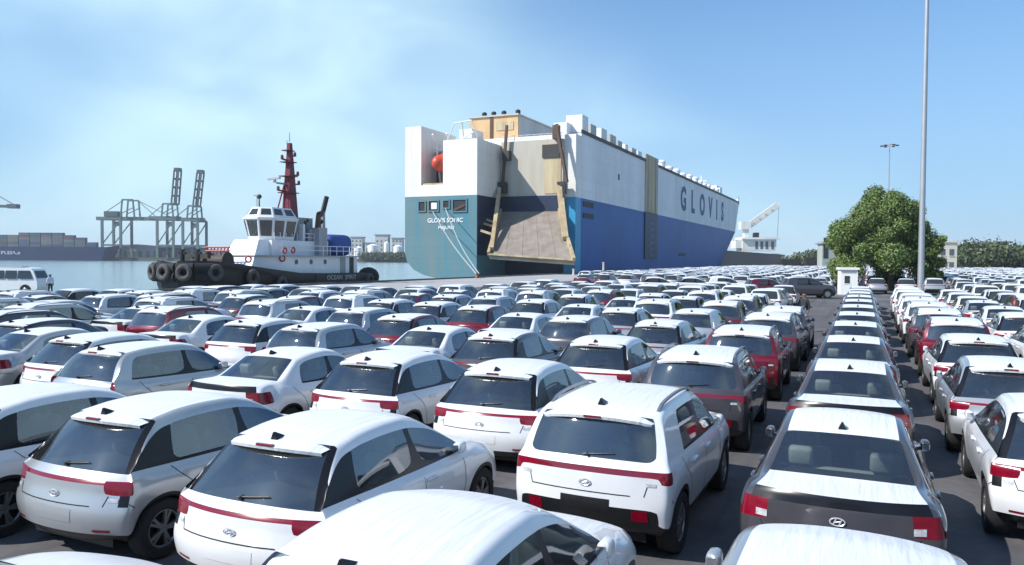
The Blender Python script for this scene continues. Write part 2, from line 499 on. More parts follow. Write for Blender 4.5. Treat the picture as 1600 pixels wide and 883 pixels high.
    return V, F, T

def mk_tags(S):
    kind = S['kind']
    wr_, wf_ = S['win_r'], S['win_f']
    def ftag(seg, j):
        if seg.startswith('rear'):
            i = int(seg[4:])
            if i == 0: return 'bumper_lower'
            if S.get('variant') == 2:
                if i in (4, 5, 6) and j >= 3: return 'tail_lamp'
                return 'bumper_lower' if i == 1 and j <= 1 else 'body'
            if kind == 'hatchback':
                if i == 5: return 'light_bar' if j < 2 else 'tail_lamp'
                if i == 4 and j >= 2: return 'tail_lamp'
                if i == 3 and j >= 3: return 'lamp_base'
            if kind == 'suv':
                if i == 1 and j <= 2: return 'bumper_lower'
                if i == 5: return 'light_bar' if j < 2 else 'tail_lamp'
                if i == 4 and j >= 3: return 'tail_lamp'
            if kind == 'sedan':
                if i in (4, 5) and j >= 2: return 'tail_lamp'
                if i == 6 and j < 3: return 'light_bar'
            return 'body'
        if seg == 'trunk': return 'trunk_film' if j < 3 else 'body'
        if seg == 'rwin':
            return 'rear_window' if j < 3 else ('window_trim' if S['cp_tag'] == 'trim' else 'body')
        if seg == 'roof': return 'roof_film' if j < 3 else 'body'
        if seg == 'wind': return 'windshield' if j < 3 else 'body'
        if seg == 'bonnet': return 'bonnet_film' if j < 3 else 'body'
        i = int(seg[5:])
        if i in (1, 2) and j >= 2: return 'headlamp'
        if i in (2, 3, 4) and j < 2: return 'grille'
        if i >= 6: return 'front_bumper_lower'
        return 'body'
    def stag(c, r, nC):
        if r == 0: return 'sill'
        if S.get('variant') == 2:
            return 'tail_lamp' if c == 0 and r in (4, 5, 6) else ('headlamp' if c == nC - 2 and r in (4, 5) else 'body')
        if c == 0:
            if kind == 'hatchback' and r in (4, 5): return 'tail_lamp'
            if kind == 'suv' and r in (4, 5): return 'tail_lamp'
            if kind == 'sedan' and r in (4, 5): return 'tail_lamp'
        if c == nC - 2 and r in (4, 5): return 'headlamp'
        return 'body'
    def gtag(c, r):
        if r == 2:
            return 'body' if (c >= 2 or S['cp_tag'] == 'body') else 'window_trim'
        if wr_[0] <= c < wr_[1]: return 'window_rear_door' if r == 1 else 'window_trim'
        if wf_[0] <= c < wf_[1]: return 'window_front_door' if r == 1 else 'window_trim'
        if c < wr_[0]: return 'body' if S['cp_tag'] == 'body' else 'window_trim'
        return 'window_trim'
    S['ftag'], S['stag'], S['gtag'] = ftag, stag, gtag

PARTMAT = {'body': 'PAINT', 'sill': 'trim', 'bumper_lower': 'trim', 'front_bumper_lower': 'trim', 'light_bar': 'lamp', 'tail_lamp': 'lamp', 'rear_window': 'glass', 'windshield': 'glass',
           'window_rear_door': 'glass', 'window_front_door': 'glass', 'window_trim': 'gloss_black', 'roof_film': 'film', 'bonnet_film': 'film', 'trunk_film': 'film',
           'lamp_base': 'gloss_black', 'headlamp': 'lamp_clear', 'grille': 'trim', 'trim': 'trim'}
SPLIT = {'tail_lamp', 'lamp_base', 'window_trim', 'sill', 'trim', 'headlamp', 'window_rear_door', 'window_front_door'}

def subdivide(S, level):
    V, F, T = cage(S)
    n = len(V)
    bm = bmesh.new()
    vs1 = [bm.verts.new(v) for v in V]
    vs2 = [bm.verts.new((-v[0], v[1], v[2])) for v in V]
    tags = sorted(set(T))
    names = []
    for t in tags:
        if t in SPLIT: names += [t + '#R', t + '#L']
        else: names.append(t)
    idx = {t: i for i, t in enumerate(names)}
    for f, t in zip(F, T):
        for sv, sd in ((vs1, 'R'), (vs2, 'L')):
            try:
                fa_ = bm.faces.new([sv[i] for i in (f if sd == 'R' else f[::-1])])
            except ValueError:
                continue
            fa_.material_index = idx[t + '#' + sd] if t in SPLIT else idx[t]
            fa_.smooth = True
    bmesh.ops.remove_doubles(bm, verts=bm.verts, dist=1e-4)
    cl = bm.edges.layers.float.new('crease_edge')
    sharp = {'rear_window', 'windshield', 'light_bar', 'tail_lamp', 'window_rear_door', 'window_front_door', 'trunk_film', 'bumper_lower', 'headlamp', 'grille'}
    for e in bm.edges:
        if len(e.link_faces) == 2:
            a, b = (names[f.material_index].split('#')[0] for f in e.link_faces)
            if a != b and (a in sharp or b in sharp): e[cl] = 0.55
            elif a != b and 'window_trim' in (a, b): e[cl] = 0.5
            elif a != b and {'sill', 'trim'} & {a, b}: e[cl] = 0.6
    bmesh.ops.recalc_face_normals(bm, faces=bm.faces)
    me = bpy.data.meshes.new('cage'); bm.to_mesh(me); bm.free()
    o = bpy.data.objects.new('cage', me); C.objects.link(o)
    md = o.modifiers.new('s', 'SUBSURF'); md.levels = level; md.render_levels = level; md.boundary_smooth = 'PRESERVE_CORNERS'
    dg = bpy.context.evaluated_depsgraph_get()
    res = bpy.data.meshes.new_from_object(o.evaluated_get(dg))
    bpy.data.objects.remove(o)
    return res, names

def mesh_arrays(me):
    V = np.empty(len(me.vertices) * 3, np.float32); me.vertices.foreach_get('co', V)
    F = [tuple(p.vertices) for p in me.polygons]
    mi = [p.material_index for p in me.polygons]
    return V.reshape(-1, 3), F, mi

def split_parts(me, names):
    V, F, mi = mesh_arrays(me)
    parts = {}
    for k, nm in enumerate(names):
        fs = [f for f, m in zip(F, mi) if m == k]
        if not fs: continue
        used = sorted({i for f in fs for i in f}); mp_ = {i: j for j, i in enumerate(used)}
        m2 = bpy.data.meshes.new(nm.split('#')[0])
        m2.from_pydata([tuple(map(float, V[i])) for i in used], [], [tuple(mp_[i] for i in f) for f in fs])
        m2.shade_smooth()
        parts[nm] = m2
    return parts

class Surf:
    def __init__(s, me):
        V, F, _ = mesh_arrays(me)
        s.t = BVHTree.FromPolygons([Vector(map(float, v)) for v in V], F)
    def side(s, y, z, sd):
        h = s.t.ray_cast(Vector((sd * 3, y, z)), Vector((-sd, 0, 0)))
        return h[0], h[1]
    def rear(s, x, z):
        h = s.t.ray_cast(Vector((x, -5, z)), Vector((0, 1, 0)))
        return h[0], h[1]
    def top(s, x, y):
        h = s.t.ray_cast(Vector((x, y, 4)), Vector((0, 0, -1)))
        return h[0], h[1]

def ribbon(mb, pts, nrm, wdir, w, off):
    V = []
    for p, n, d in zip(pts, nrm, wdir):
        V.append(p + n * off + d * (w / 2)); V.append(p + n * off - d * (w / 2))
    mb.add(V, [(2 * i, 2 * i + 1, 2 * i + 3, 2 * i + 2) for i in range(len(pts) - 1)])

def seam(mb, surf_fn, path, w=.009, off=.0025):
    P_, Nn = [], []
    for a, b in zip(path[:-1], path[1:]):
        for k in range(9):
            q = surf_fn(lerp(a[0], b[0], k / 9), lerp(a[1], b[1], k / 9))
            if q[0] is not None: P_.append(q[0]); Nn.append(q[1])
    if len(P_) < 2: return
    nn = []
    for n in Nn: nn.append(n)
    D = []
    for i in range(len(P_)):
        t = (P_[min(i + 1, len(P_) - 1)] - P_[max(i - 1, 0)])
        d = t.cross(nn[i]); D.append(d.normalized() if d.length > 1e-9 else Vector((1, 0, 0)))
    # make normals point out (away from the car's middle)
    for i, p in enumerate(P_):
        if nn[i].dot(p - Vector((0, p.y * .6, .7))) < 0: nn[i] = -nn[i]
    ribbon(mb, P_, nn, D, w, off)

def wheel_meshes(wr, sd):
    w = MB(); n = 28
    prof = [(wr * .62, -.09), (wr * .66, -.105), (wr * .93, -.105), (wr, -.075), (wr, .075), (wr * .93, .105), (wr * .66, .105), (wr * .62, .09)]
    V = []; F = []
    for i in range(n):
        t = 2 * math.pi * i / n
        for r, x in prof: V.append((x, r * math.cos(t), r * math.sin(t)))
    k = len(prof)
    for i in range(n):
        for j in range(k):
            F.append((i * k + j, ((i + 1) % n) * k + j, ((i + 1) % n) * k + (j + 1) % k, i * k + (j + 1) % k))
    w.add(V, F)
    tyre = w.mesh('wheel', M['tyre'], 40)
    q = MB(); rr = wr * .64
    q.torus((sd * .075, 0, 0), (1, 0, 0), rr * .95, .016, 24, 6)
    q.cyl((sd * .05, 0, 0), (sd * .085, 0, 0), .06, .05, 12)
    for i in range(5):
        a = 2 * math.pi * i / 5
        for da in (-.16, .16):
            q.beam((sd * .075, .03 * math.cos(a), .03 * math.sin(a)), (sd * .072, rr * .93 * math.cos(a + da), rr * .93 * math.sin(a + da)), .03, .032, up=(1, 0, 0))
    rim = q.mesh('rim', M['rim'], 40)
    d = MB(); d.cyl((sd * .0, 0, 0), (sd * .02, 0, 0), rr * .93, rr * .93, 20)
    disc = d.mesh('wheel_inner', M['trim'])
    return tyre, rim, disc

def seat_mesh(w, x, y, tilt, hr):
    m = MB()
    def part(a, rx=0):
        V, F = a
        c = Vector((x, y, .55)); ro = Matrix.Rotation(rx, 3, 'X')
        m.add([(ro @ (Vector(v))) + c for v in V], F)
    part(rbox(-w / 2, w / 2, -.05, .48, -.22, .0, .05))
    part(rbox(-w / 2, w / 2, -.16, .02, -.12, .52, .06), tilt)
    for hx in hr:
        part(rbox(hx - .12, hx + .12, -.13, -.02, .54, .74, .04), tilt)
    return m

def make_template(S, rear_style):
    """returns list of (part name, mesh, material key, parent index or None, location)"""
    mk_tags(S)
    me, names = subdivide(S, 2)
    sf = Surf(me)
    parts = []
    sp = split_parts(me, names)
    for nm in sorted(sp):
        base = nm.split('#')[0]
        mk = PARTMAT[base]
        if S['kind'] == 'sedan' and base == 'light_bar': mk = 'gloss_black'
        if S['kind'] == 'suv' and base == 'light_bar': mk = 'lamp_dark'
        pn = {'window_rear_door': 'side_window', 'window_front_door': 'side_window', 'trim': 'arch_lip', 'light_bar': 'light_bar' if mk != 'gloss_black' else 'garnish_bar'}.get(base, base)
        parts.append([pn, sp[nm], mk, None, (0, 0, 0)])
    # panel gaps
    rz = S['rear']
    mb = MB()
    ra, fa, aR, wr = S['ra'], S['fa'], S['aR'], S['wr']
    bz = interp(S['belt'], 0)[0]
    for sd in (-1, 1):
        mb = MB()
        fn = lambda y, z: sf.side(y, z, sd)
        seam(mb, fn, [(-.10, .29), (-.10, bz - .01)])
        seam(mb, fn, [(.72, .29), (.78, .55), (.76, bz - .03)])
        seam(mb, fn, [(-.86, .31), (ra + aR + .08, .55), (ra + aR - .02, .74), (ra + .2, .86), (ra + .12, interp(S['belt'], ra)[0] - .02)])
        seam(mb, fn, [(-.86, .31), (.72, .29)])
        seam(mb, fn, [(ra - aR + .0, .64), (rz[3][0] + .2, .69)])
        parts.append(['panel_gap', mb.mesh('panel_gap', M['seam']), 'seam', None, (0, 0, 0)])
    mb = MB()
    zb_ = rz[3][1] - .015
    seam(mb, sf.rear, [(-.62, zb_), (.62, zb_)], .012)
    for sd in (-1, 1):
        seam(mb, sf.rear, [(sd * .62, zb_), (sd * .66, rz[4][1])], .010)
    parts.append(['panel_gap', mb.mesh('panel_gap', M['seam']), 'seam', None, (0, 0, 0)])
    # number plate recess and handle
    zc_ = (rz[3][1] + rz[4][1]) / 2 + (.0 if S['kind'] != 'suv' else 0)
    mb = MB(); V = []; nx, nz_ = 10, 3
    for j in range(nz_ + 1):
        for i in range(nx + 1):
            p, n = sf.rear(-.27 + .54 * i / nx, lerp(rz[2][1] - .06, rz[2][1] + .07, j / nz_))
            V.append(p + Vector((0, -.004, 0)))
    mb.add(V, [(j * (nx + 1) + i, j * (nx + 1) + i + 1, (j + 1) * (nx + 1) + i + 1, (j + 1) * (nx + 1) + i) for j in range(nz_) for i in range(nx)])
    parts.append(['plate_recess', mb.mesh('plate_recess', M['trim'], 60), 'PAINT' if S['kind'] == 'hatchback' else 'trim', None, (0, 0, 0)])
    # emblem: slanted letter inside an oval
    ez = zc_ + .02 if S['kind'] != 'sedan' else .86
    if S.get('variant') == 2: ez = .93
    p, n = sf.rear(0, ez)
    mb = MB()
    ring = []
    for i in range(20):
        a = 2 * math.pi * i / 20
        ring.append(p + Vector((.062 * math.cos(a), -.012, .034 * math.sin(a))))
    mb.tube(ring + ring[:1], .006, 5)
    for sx in (-1, 1):
        mb.tube([p + Vector((sx * .024 - .010, -.012, -.026)), p + Vector((sx * .024 + .012, -.012, .026))], .006, 5)
    mb.tube([p + Vector((-.022, -.012, -.004)), p + Vector((.022, -.012, .006))], .006, 5)
    parts.append(['emblem', mb.mesh('emblem', M['badge'], 40), 'badge', None, (0, 0, 0)])
    # spoiler
    if S['kind'] != 'sedan':
        c = S['c_gt']
        yt = S['ra'] + [-1, -.85, -.47, 0, .47][c - 1] * aR
        zt, wt = interp(S['roof'], yt)
        mb = MB(); rows = []
        nx = 12
        ov = .17 if S['kind'] == 'hatchback' else .10
        for (yy, zz, kk) in ((yt + .10, .022, 1.0), (yt - ov * .6, .010, .985), (yt - ov, -.012, .95), (yt - ov + .012, -.045, .95), (yt + .02, -.022, .97)):
            row = []
            for i in range(nx + 1):
                f = -1 + 2 * i / nx
                x = f * wt * .93 * kk
                q = abs(f) ** 2.4
                zref = sf.top(x, max(yt + .10, yt))[0]
                zr = zref.z if zref else zt
                row.append((x, yy + q * .14, zr + zz - .012 - (0.02 if yy < yt else 0) * 1))
            rows.append(row)
        V = [p_ for r_ in rows for p_ in r_]; w_ = nx + 1
        mb.add(V, [(j * w_ + i, j * w_ + i + 1, (j + 1) * w_ + i + 1, (j + 1) * w_ + i) for j in range(len(rows) - 1) for i in range(nx)])
        parts.append(['spoiler', mb.mesh('spoiler', None, 50), 'film', None, (0, 0, 0)])
        mb = MB(); V, F = rbox(-.10, .10, yt - ov - .006, yt - ov + .03, zt - .035, zt - .012, .005, 1); mb.add(V, F)
        parts.append(['brake_lamp', mb.mesh('brake_lamp', None), 'lamp_dark', None, (0, 0, 0)])
    # antenna fin
    ay, az = S['ant']; p = sf.top(0, ay)[0]
    mb = MB()
    mb.add([(-.035, ay + .10, p.z - .004), (.035, ay + .10, p.z - .004), (.04, ay - .07, p.z - .004), (-.04, ay - .07, p.z - .004), (-.006, ay - .055, p.z + .07), (.006, ay - .055, p.z + .07), (.006, ay - .075, p.z + .068), (-.006, ay - .075, p.z + .068)],
           [(0, 1, 5, 4), (1, 2, 6, 5), (2, 3, 7, 6), (3, 0, 4, 7), (4, 5, 6, 7)])
    parts.append(['antenna_fin', mb.mesh('antenna_fin', None, 60), 'gloss_black', None, (0, 0, 0)])
    # wiper
    if S['kind'] != 'sedan':
        mb = MB(); P_ = []
        for k in range(6):
            q = sf.rear(-.05 + .34 * k / 5, rz[-1][1] + .035 + .006 * k)
            P_.append(q[0] + Vector((0, -.022, 0)))
        mb.tube(P_, .007, 6)
        q = sf.rear(0, rz[-1][1] + .03); mb.cyl(q[0] + Vector((0, .02, 0)), q[0] + Vector((0, -.035, 0)), .022, .016, 10)
        parts.append(['wiper', mb.mesh('wiper', None), 'trim', None, (0, 0, 0)])
    # reflectors on the bumper
    for sd in (-1, 1):
        mb = MB()
        if S['kind'] == 'suv':
            x0, x1, z0, z1 = .50, .66, .46, .58
        else:
            x0, x1, z0, z1 = .52, .70, .40, .425
        V = []
        for j in range(3):
            for i in range(4):
                q = sf.rear(sd * lerp(x0, x1, i / 3), lerp(z0, z1, j / 2))
                V.append((q[0] if q[0] else Vector((sd * lerp(x0, x1, i / 3), -1.9, z0))) + Vector((0, -.006, 0)))
        mb.add(V, [(j * 4 + i, j * 4 + i + 1, j * 4 + 4 + i + 1, j * 4 + 4 + i) for j in range(2) for i in range(3)])
        parts.append(['reflector', mb.mesh('reflector', None, 60), 'lamp', None, (0, 0, 0)])
    # clear inner lens of each tail lamp
    for sd in (-1, 1):
        mb = MB(); V = []
        if S['kind'] == 'sedan': x0, x1, z0, z1 = .60, .70, .80, .86
        elif S['kind'] == 'suv': x0, x1, z0, z1 = .64, .74, .83, .865
        elif S.get('variant') == 2: x0, x1, z0, z1 = .70, .76, .79, .83
        else: x0, x1, z0, z1 = .66, .76, .70, .735
        for j in range(3):
            for i in range(4):
                q = sf.rear(sd * lerp(x0, x1, i / 3), lerp(z0, z1, j / 2)); V.append(q[0] + Vector((0, -.005, 0)))
        mb.add(V, [(j * 4 + i, j * 4 + i + 1, j * 4 + 4 + i + 1, j * 4 + 4 + i) for j in range(2) for i in range(3)])
        parts.append(['reversing_lens', mb.mesh('reversing_lens', None, 60), 'lamp_clear', None, (0, 0, 0)])
    # door handles, mirrors
    for sd in (-1, 1):
        for hy in (-.72, .02):
            p, n = sf.side(hy, bz - .115, sd)
            mb = MB(); V, F = rbox(-.02, .02, -.10, .10, -.018, .018, .012, 2)
            mb.add([Vector(v) + p + Vector((sd * .012, 0, 0)) for v in V], F)
            parts.append(['door_handle', mb.mesh('door_handle', None, 60), 'PAINT', None, (0, 0, 0)])
        p, n = sf.side(.66, bz + .02, sd)
        mb = MB(); V, F = rbox(-.05, .05, -.12, .09, -.065, .065, .04, 3)
        mb.add([Vector((v[0] * (1.0), v[1] * (1 - .2 * (v[0] * sd > 0)), v[2])) + p + Vector((sd * .075, .02, .05)) for v in V], F)
        mb.beam(p + Vector((-sd * .02, .02, .0)), p + Vector((sd * .08, .02, .03)), .04, .04)
        parts.append(['door_mirror', mb.mesh('door_mirror', None, 60), 'PAINT', None, (0, 0, 0)])
        i_m = len(parts) - 1
        mb = MB(); mb.add([p + Vector((sd * (.075 + a * .035), -.103, .05 + b * .045)) for a, b in ((-1, -1), (1, -1), (1, 1), (-1, 1))], [(0, 1, 2, 3)])
        parts.append(['mirror_glass', mb.mesh('mirror_glass', None), 'chrome', i_m, (0, 0, 0)])
    # roof rails
    if S['kind'] == 'suv':
        for sd in (-1, 1):
            mb = MB(); pts = []
            for k in range(11):
                y = lerp(-1.38, .10, k / 10)
                q = sf.top(sd * .615, y)[0]
                pts.append(q + Vector((0, 0, .045 * math.sin(math.pi * min(1, max(0, k / 10))) ** .3 if 0 < k < 10 else -.005)))
            for a, b in zip(pts[:-1], pts[1:]): mb.beam(a, b, .032, .026)
            parts.append(['roof_rail', mb.mesh('roof_rail', None, 40), 'rim', None, (0, 0, 0)])
    # underbody and cabin
    y0, y1 = rz[0][0] + .12, S['front'][-1][0] - .12
    mb = MB(); mb.box(-.60, .60, y0, y1, .2, .62); mb.box(-.78, .78, ra + aR + .05, fa - aR - .05, .21, .5)
    parts.append(['underbody', mb.mesh('underbody', None), 'trim', None, (0, 0, 0)])
    yc0 = S['roof'][0][0] + .10
    mb = MB(); mb.box(-.70, .70, yc0 + .02, .75, .60, .70)
    if S['kind'] == 'sedan': mb.box(-.60, .60, -1.48, -1.02, .70, 1.03)
    else: mb.box(-.62, .62, yc0 + .02, -1.08, .70, .93)
    V, F = rbox(-.68, .68, .62, .98, .60, .95, .06); mb.add(V, F)
    mb.torus((-.36, .52, .93), (0, -1, .45), .18, .016, 16, 6)
    parts.append(['cabin', mb.mesh('cabin', None), 'cabin', None, (0, 0, 0)])
    ry = -.80 if S['kind'] != 'sedan' else -.82
    for x, y, w, hr, mk in ((-.37, .10, .50, (0,), 'seat_cover'), (.37, .10, .50, (0,), 'seat_cover'), (0, ry, 1.24, (-.38, .38), 'seat_cover' if S['kind'] == 'sedan' else 'seat')):
        mb = seat_mesh(w, x, y, R(-14) * -1, hr)
        parts.append(['front_seat' if w < 1 else 'rear_seat', mb.mesh('seat', None, 50), mk, None, (0, 0, 0)])
    # wheels
    for ax in (ra, fa):
        for sd in (-1, 1):
            ty, rim, disc = wheel_meshes(wr, sd)
            parts.append(['wheel', ty, 'tyre', None, (sd * S['wx'], ax, wr)])
            iw = len(parts) - 1
            parts.append(['rim', rim, 'rim', iw, (0, 0, 0)])
            parts.append(['wheel_well_disc', disc, 'trim', iw, (0, 0, 0)])
    # far version: one mesh
    def lod(level):
        me1, nm1 = subdivide(S, level)
        V, F, mi = mesh_arrays(me1)
        V = [tuple(map(float, v)) for v in V]
        keys = []
        for k in mi:
            b_ = nm1[k].split('#')[0]; mk = PARTMAT[b_]
            if mk == 'glass': mk = 'glass_dark'
            if S['kind'] == 'sedan' and b_ == 'light_bar': mk = 'gloss_black'
            keys.append(mk)
        for ax in (ra, fa):
            for sd in (-1, 1):
                w = MB(); w.cyl((sd * (S['wx'] - .1), ax, wr), (sd * (S['wx'] + .1), ax, wr), wr, wr, 12)
                w.cyl((sd * (S['wx'] + .09), ax, wr), (sd * (S['wx'] + .105), ax, wr), wr * .62, wr * .6, 10)
                b0 = len(V); V += w.v; F += [tuple(b0 + i for i in f) for f in w.f]
                keys += ['tyre'] * 14 + ['rim'] * 12
        w = MB(); w.box(-.60, .60, y0, y1, .2, .62); w.box(-.78, .78, ra + aR + .05, fa - aR - .05, .21, .5)
        b0 = len(V); V += w.v; F += [tuple(b0 + i for i in f) for f in w.f]; keys += ['trim'] * 12
        return V, F, keys
    return parts, lod

COLORS = ['white', 'silver', 'grey', 'red', 'blue']
class CarKind:
    def __init__(s, S, style=0):
        s.S = S
        s.parts, s.lodf = make_template(S, style)
        s.cache = {}
        for p in s.parts:
            p[1].materials.clear()
        s.lod1 = s.lodf(1)
        s.lod0 = s.lodf(0)
    def pmesh(s, i, color):
        p = s.parts[i]
        key = (i, color if p[2] == 'PAINT' else '')
        if key not in s.cache:
            me = p[1].copy()
            me.materials.clear()
            me.materials.append(M['paint_' + color] if p[2] == 'PAINT' else M[p[2]])
            s.cache[key] = me
        return s.cache[key]
    def lodmesh(s, color):
        key = ('lod', color)
        if key not in s.cache:
            V, F, keys = s.lod1
            me = bpy.data.meshes.new('parked_car')
            me.from_pydata(V, [], F)
            ks = sorted(set(keys)); ix = {k: i for i, k in enumerate(ks)}
            for k in ks: me.materials.append(M['paint_' + color] if k == 'PAINT' else M[k])
            me.polygons.foreach_set('material_index', [ix[k] for k in keys])
            me.shade_smooth(); me.set_sharp_from_angle(angle=R(40))
            s.cache[key] = me
        return s.cache[key]
    def place(s, x, y, rz, color, label, group, near=True):
        root = empty(s.S['kind'] if s.S['kind'] != 'suv' else 'sport_utility_car', (x, y, 0), rz, label, 'car', group)
        made = []
        for i, p in enumerate(s.parts):
            if not near and p[0] in ('mirror_glass', 'wheel_well_disc', 'wiper', 'panel_gap', 'reversing_lens', 'reflector', 'emblem', 'plate_recess', 'brake_lamp'):
                made.append(None); continue
            o = link(p[0], s.pmesh(i, color), made[p[3]] if p[3] is not None else root)
            o.location = p[4]
            made.append(o)
        return root
    def place_far(s, x, y, rz, color, label, group):
        o = link('parked_car', s.lodmesh(color))
        o.location = (x, y, 0); o.rotation_euler = (0, 0, rz)
        tag(o, label, 'car', group)
        return o
KH, KU, KS, KG = CarKind(HATCH), CarKind(SUV), CarKind(SEDAN), CarKind(HATCH2)
KIND = {'h': KH, 'u': KU, 's': KS, 'g': KG}
# ------------------------------------------------------------------ materials of the place
def ground_mat(name, c1, c2, stain, sc=0.25, joint=None):
    m = bpy.data.materials.new(name); m.use_nodes = True; t = m.node_tree; b = t.nodes['Principled BSDF']
    g = N(t, 'ShaderNodeTexCoord')
    n1 = N(t, 'ShaderNodeTexNoise'); n1.inputs['Scale'].default_value = sc; n1.inputs['Detail'].default_value = 8; n1.inputs['Roughness'].default_value = .65
    n2 = N(t, 'ShaderNodeTexNoise'); n2.inputs['Scale'].default_value = 6; n2.inputs['Detail'].default_value = 6
    n3 = N(t, 'ShaderNodeTexNoise'); n3.inputs['Scale'].default_value = .9; n3.inputs['Detail'].default_value = 3
    for n in (n1, n2, n3): t.links.new(g.outputs['Object'], n.inputs['Vector'])
    x1 = N(t, 'ShaderNodeMixRGB'); x1.inputs[1].default_value = (*c1, 1); x1.inputs[2].default_value = (*c2, 1)
    mr = N(t, 'ShaderNodeMapRange'); mr.inputs[1].default_value = .35; mr.inputs[2].default_value = .65; t.links.new(n1.outputs[0], mr.inputs[0]); t.links.new(mr.outputs[0], x1.inputs[0])
    x2 = N(t, 'ShaderNodeMixRGB', blend_type='MULTIPLY'); x2.inputs[0].default_value = .45
    t.links.new(x1.outputs[0], x2.inputs[1]); t.links.new(n2.outputs[0], x2.inputs[2])
    x3 = N(t, 'ShaderNodeMixRGB'); x3.inputs[2].default_value = (*stain, 1)
    mr3 = N(t, 'ShaderNodeMapRange'); mr3.inputs[1].default_value = .6; mr3.inputs[2].default_value = .75; mr3.inputs[4].default_value = .6
    t.links.new(n3.outputs[0], mr3.inputs[0]); t.links.new(mr3.outputs[0], x3.inputs[0]); t.links.new(x2.outputs[0], x3.inputs[1])
    # tyre marks: long soft streaks along the driving direction
    mpn = N(t, 'ShaderNodeMapping'); mpn.inputs['Scale'].default_value = (2.2, .07, 1)
    n4 = N(t, 'ShaderNodeTexNoise'); n4.inputs['Scale'].default_value = 1.0; n4.inputs['Detail'].default_value = 5
    t.links.new(g.outputs['Object'], mpn.inputs[0]); t.links.new(mpn.outputs[0], n4.inputs['Vector'])
    mr4 = N(t, 'ShaderNodeMapRange'); mr4.inputs[1].default_value = .55; mr4.inputs[2].default_value = .72; mr4.inputs[4].default_value = .55
    x4 = N(t, 'ShaderNodeMixRGB'); x4.inputs[2].default_value = (*stain, 1)
    t.links.new(n4.outputs[0], mr4.inputs[0]); t.links.new(mr4.outputs[0], x4.inputs[0]); t.links.new(x3.outputs[0], x4.inputs[1])
    t.links.new(x4.outputs[0], b.inputs['Base Color'])
    b.inputs['Roughness'].default_value = .85
    bp = N(t, 'ShaderNodeBump'); bp.inputs['Strength'].default_value = .25; bp.inputs['Distance'].default_value = .01
    t.links.new(n2.outputs[0], bp.inputs['Height']); t.links.new(bp.outputs[0], b.inputs['Normal'])
    return m
M['yard'] = ground_mat('yard pavement', (.10, .096, .104), (.155, .15, .158), (.036, .034, .037))
M['apron'] = ground_mat('quay concrete', (.40, .40, .40), (.50, .49, .48), (.26, .25, .24), .15)
M['quaywall'] = pm('quay wall concrete', (.16, .155, .15), .9, vary=.5, vscale=.6)
M['farland'] = pm('far land', (.12, .13, .10), .9, vary=.4, vscale=.02)
wm = bpy.data.materials.new('harbour water'); wm.use_nodes = True
t = wm.node_tree; b = t.nodes['Principled BSDF']
b.inputs['Base Color'].default_value = (.16, .24, .27, 1); b.inputs['Roughness'].default_value = .16; b.inputs['Specular IOR Level'].default_value = .5
g = N(t, 'ShaderNodeTexCoord'); n = N(t, 'ShaderNodeTexNoise'); n.inputs['Scale'].default_value = .45; n.inputs['Detail'].default_value = 6; n.inputs['Roughness'].default_value = .6
t.links.new(g.outputs['Object'], n.inputs['Vector'])
bp = N(t, 'ShaderNodeBump'); bp.inputs['Strength'].default_value = .55; bp.inputs['Distance'].default_value = .5
t.links.new(n.outputs[0], bp.inputs['Height']); t.links.new(bp.outputs[0], b.inputs['Normal'])
M['water'] = wm

# ------------------------------------------------------------------ ground, quay, water
QX = -57.0
WZ = -2.2
def sheet(name, x0, x1, y0, y1, z, mat):
    o = MB().add([(x0, y0, z), (x1, y0, z), (x1, y1, z), (x0, y1, z)], [(0, 1, 2, 3)]).build(name, mat)
    return tag(o, kind='structure')
sheet('water', -4500, 4500, -600, 4500, WZ, M['water'])
o = MB().box(QX, 4400, -500, 2600, WZ - 1.5, 0).build('ground', M['yard']); tag(o, kind='structure')
sheet('quay_apron', QX + .02, -38.5, -300, 2000, .004, M['apron'])
o = MB().box(QX - .35, QX, -300, 2000, WZ - 1.5, .22).build('quay_edge', M['quaywall']); tag(o, kind='structure')
M['line'] = pm('worn white paint', (.5, .5, .5), .8, vary=.5, vscale=5)
for yy in (69.6, 77.2):
    o = MB().box(-36, 14, yy, yy + .14, .004, .012).build('lane_marking', M['line']); tag(o, kind='structure')

def far_frame(px, D, z=0.0):
    p = und(px, 404, D)
    return (p.x, p.y, z)
p0 = und(-260, 404, 905); p1 = und(700, 404, 905); q1 = und(700, 404, 3000); q0 = und(-260, 404, 3000)
o = MB().prism([(p0.x, p0.y), (p1.x, p1.y), (q1.x, q1.y), (q0.x, q0.y)], WZ - 1, 1.6).build('far_shore', M['farland']); tag(o, kind='structure')

# ------------------------------------------------------------------ car carrier ship
M['ship_white'] = pm('ship white paint', (.80, .81, .82), .5, vary=.22, vscale=.10, streak=True)
M['ship_stern_white'] = pm('stern white paint', (.80, .80, .78), .5, col2=(.66, .63, .56), vscale=.12, streak=True)
M['ship_blue'] = pm('ship blue paint', (.005, .098, .36), .45, spec=.25, vary=.3, vscale=.09)
M['ship_teal'] = pm('weathered teal hull paint', (.055, .20, .26), .5, col2=(.15, .205, .20), vscale=.22, streak=True)
M['ship_blue_sunlit'] = pm('sunlit hull blue', (.03, .30, .52), .45, vary=.15, vscale=.4)  # hull blue with sunlight put into the colour, for the corner post
M['ship_navy_and_shade'] = pm('navy paint and shade', (.008, .02, .06), .5, vary=.3, vscale=.4)  # also painted shade on the block side and in the ramp opening
M['ship_grey'] = pm('ship grey panel', (.46, .46, .44), .55, vary=.18, vscale=.2, streak=True)
M['recess'] = pm('stained cream recess wall', (.50, .475, .42), .55, col2=(.40, .36, .28), vscale=.3, streak=True)
M['rusty'] = pm('rust stained cream steel', (.52, .43, .26), .6, col2=(.30, .20, .11), vscale=.5, streak=True)
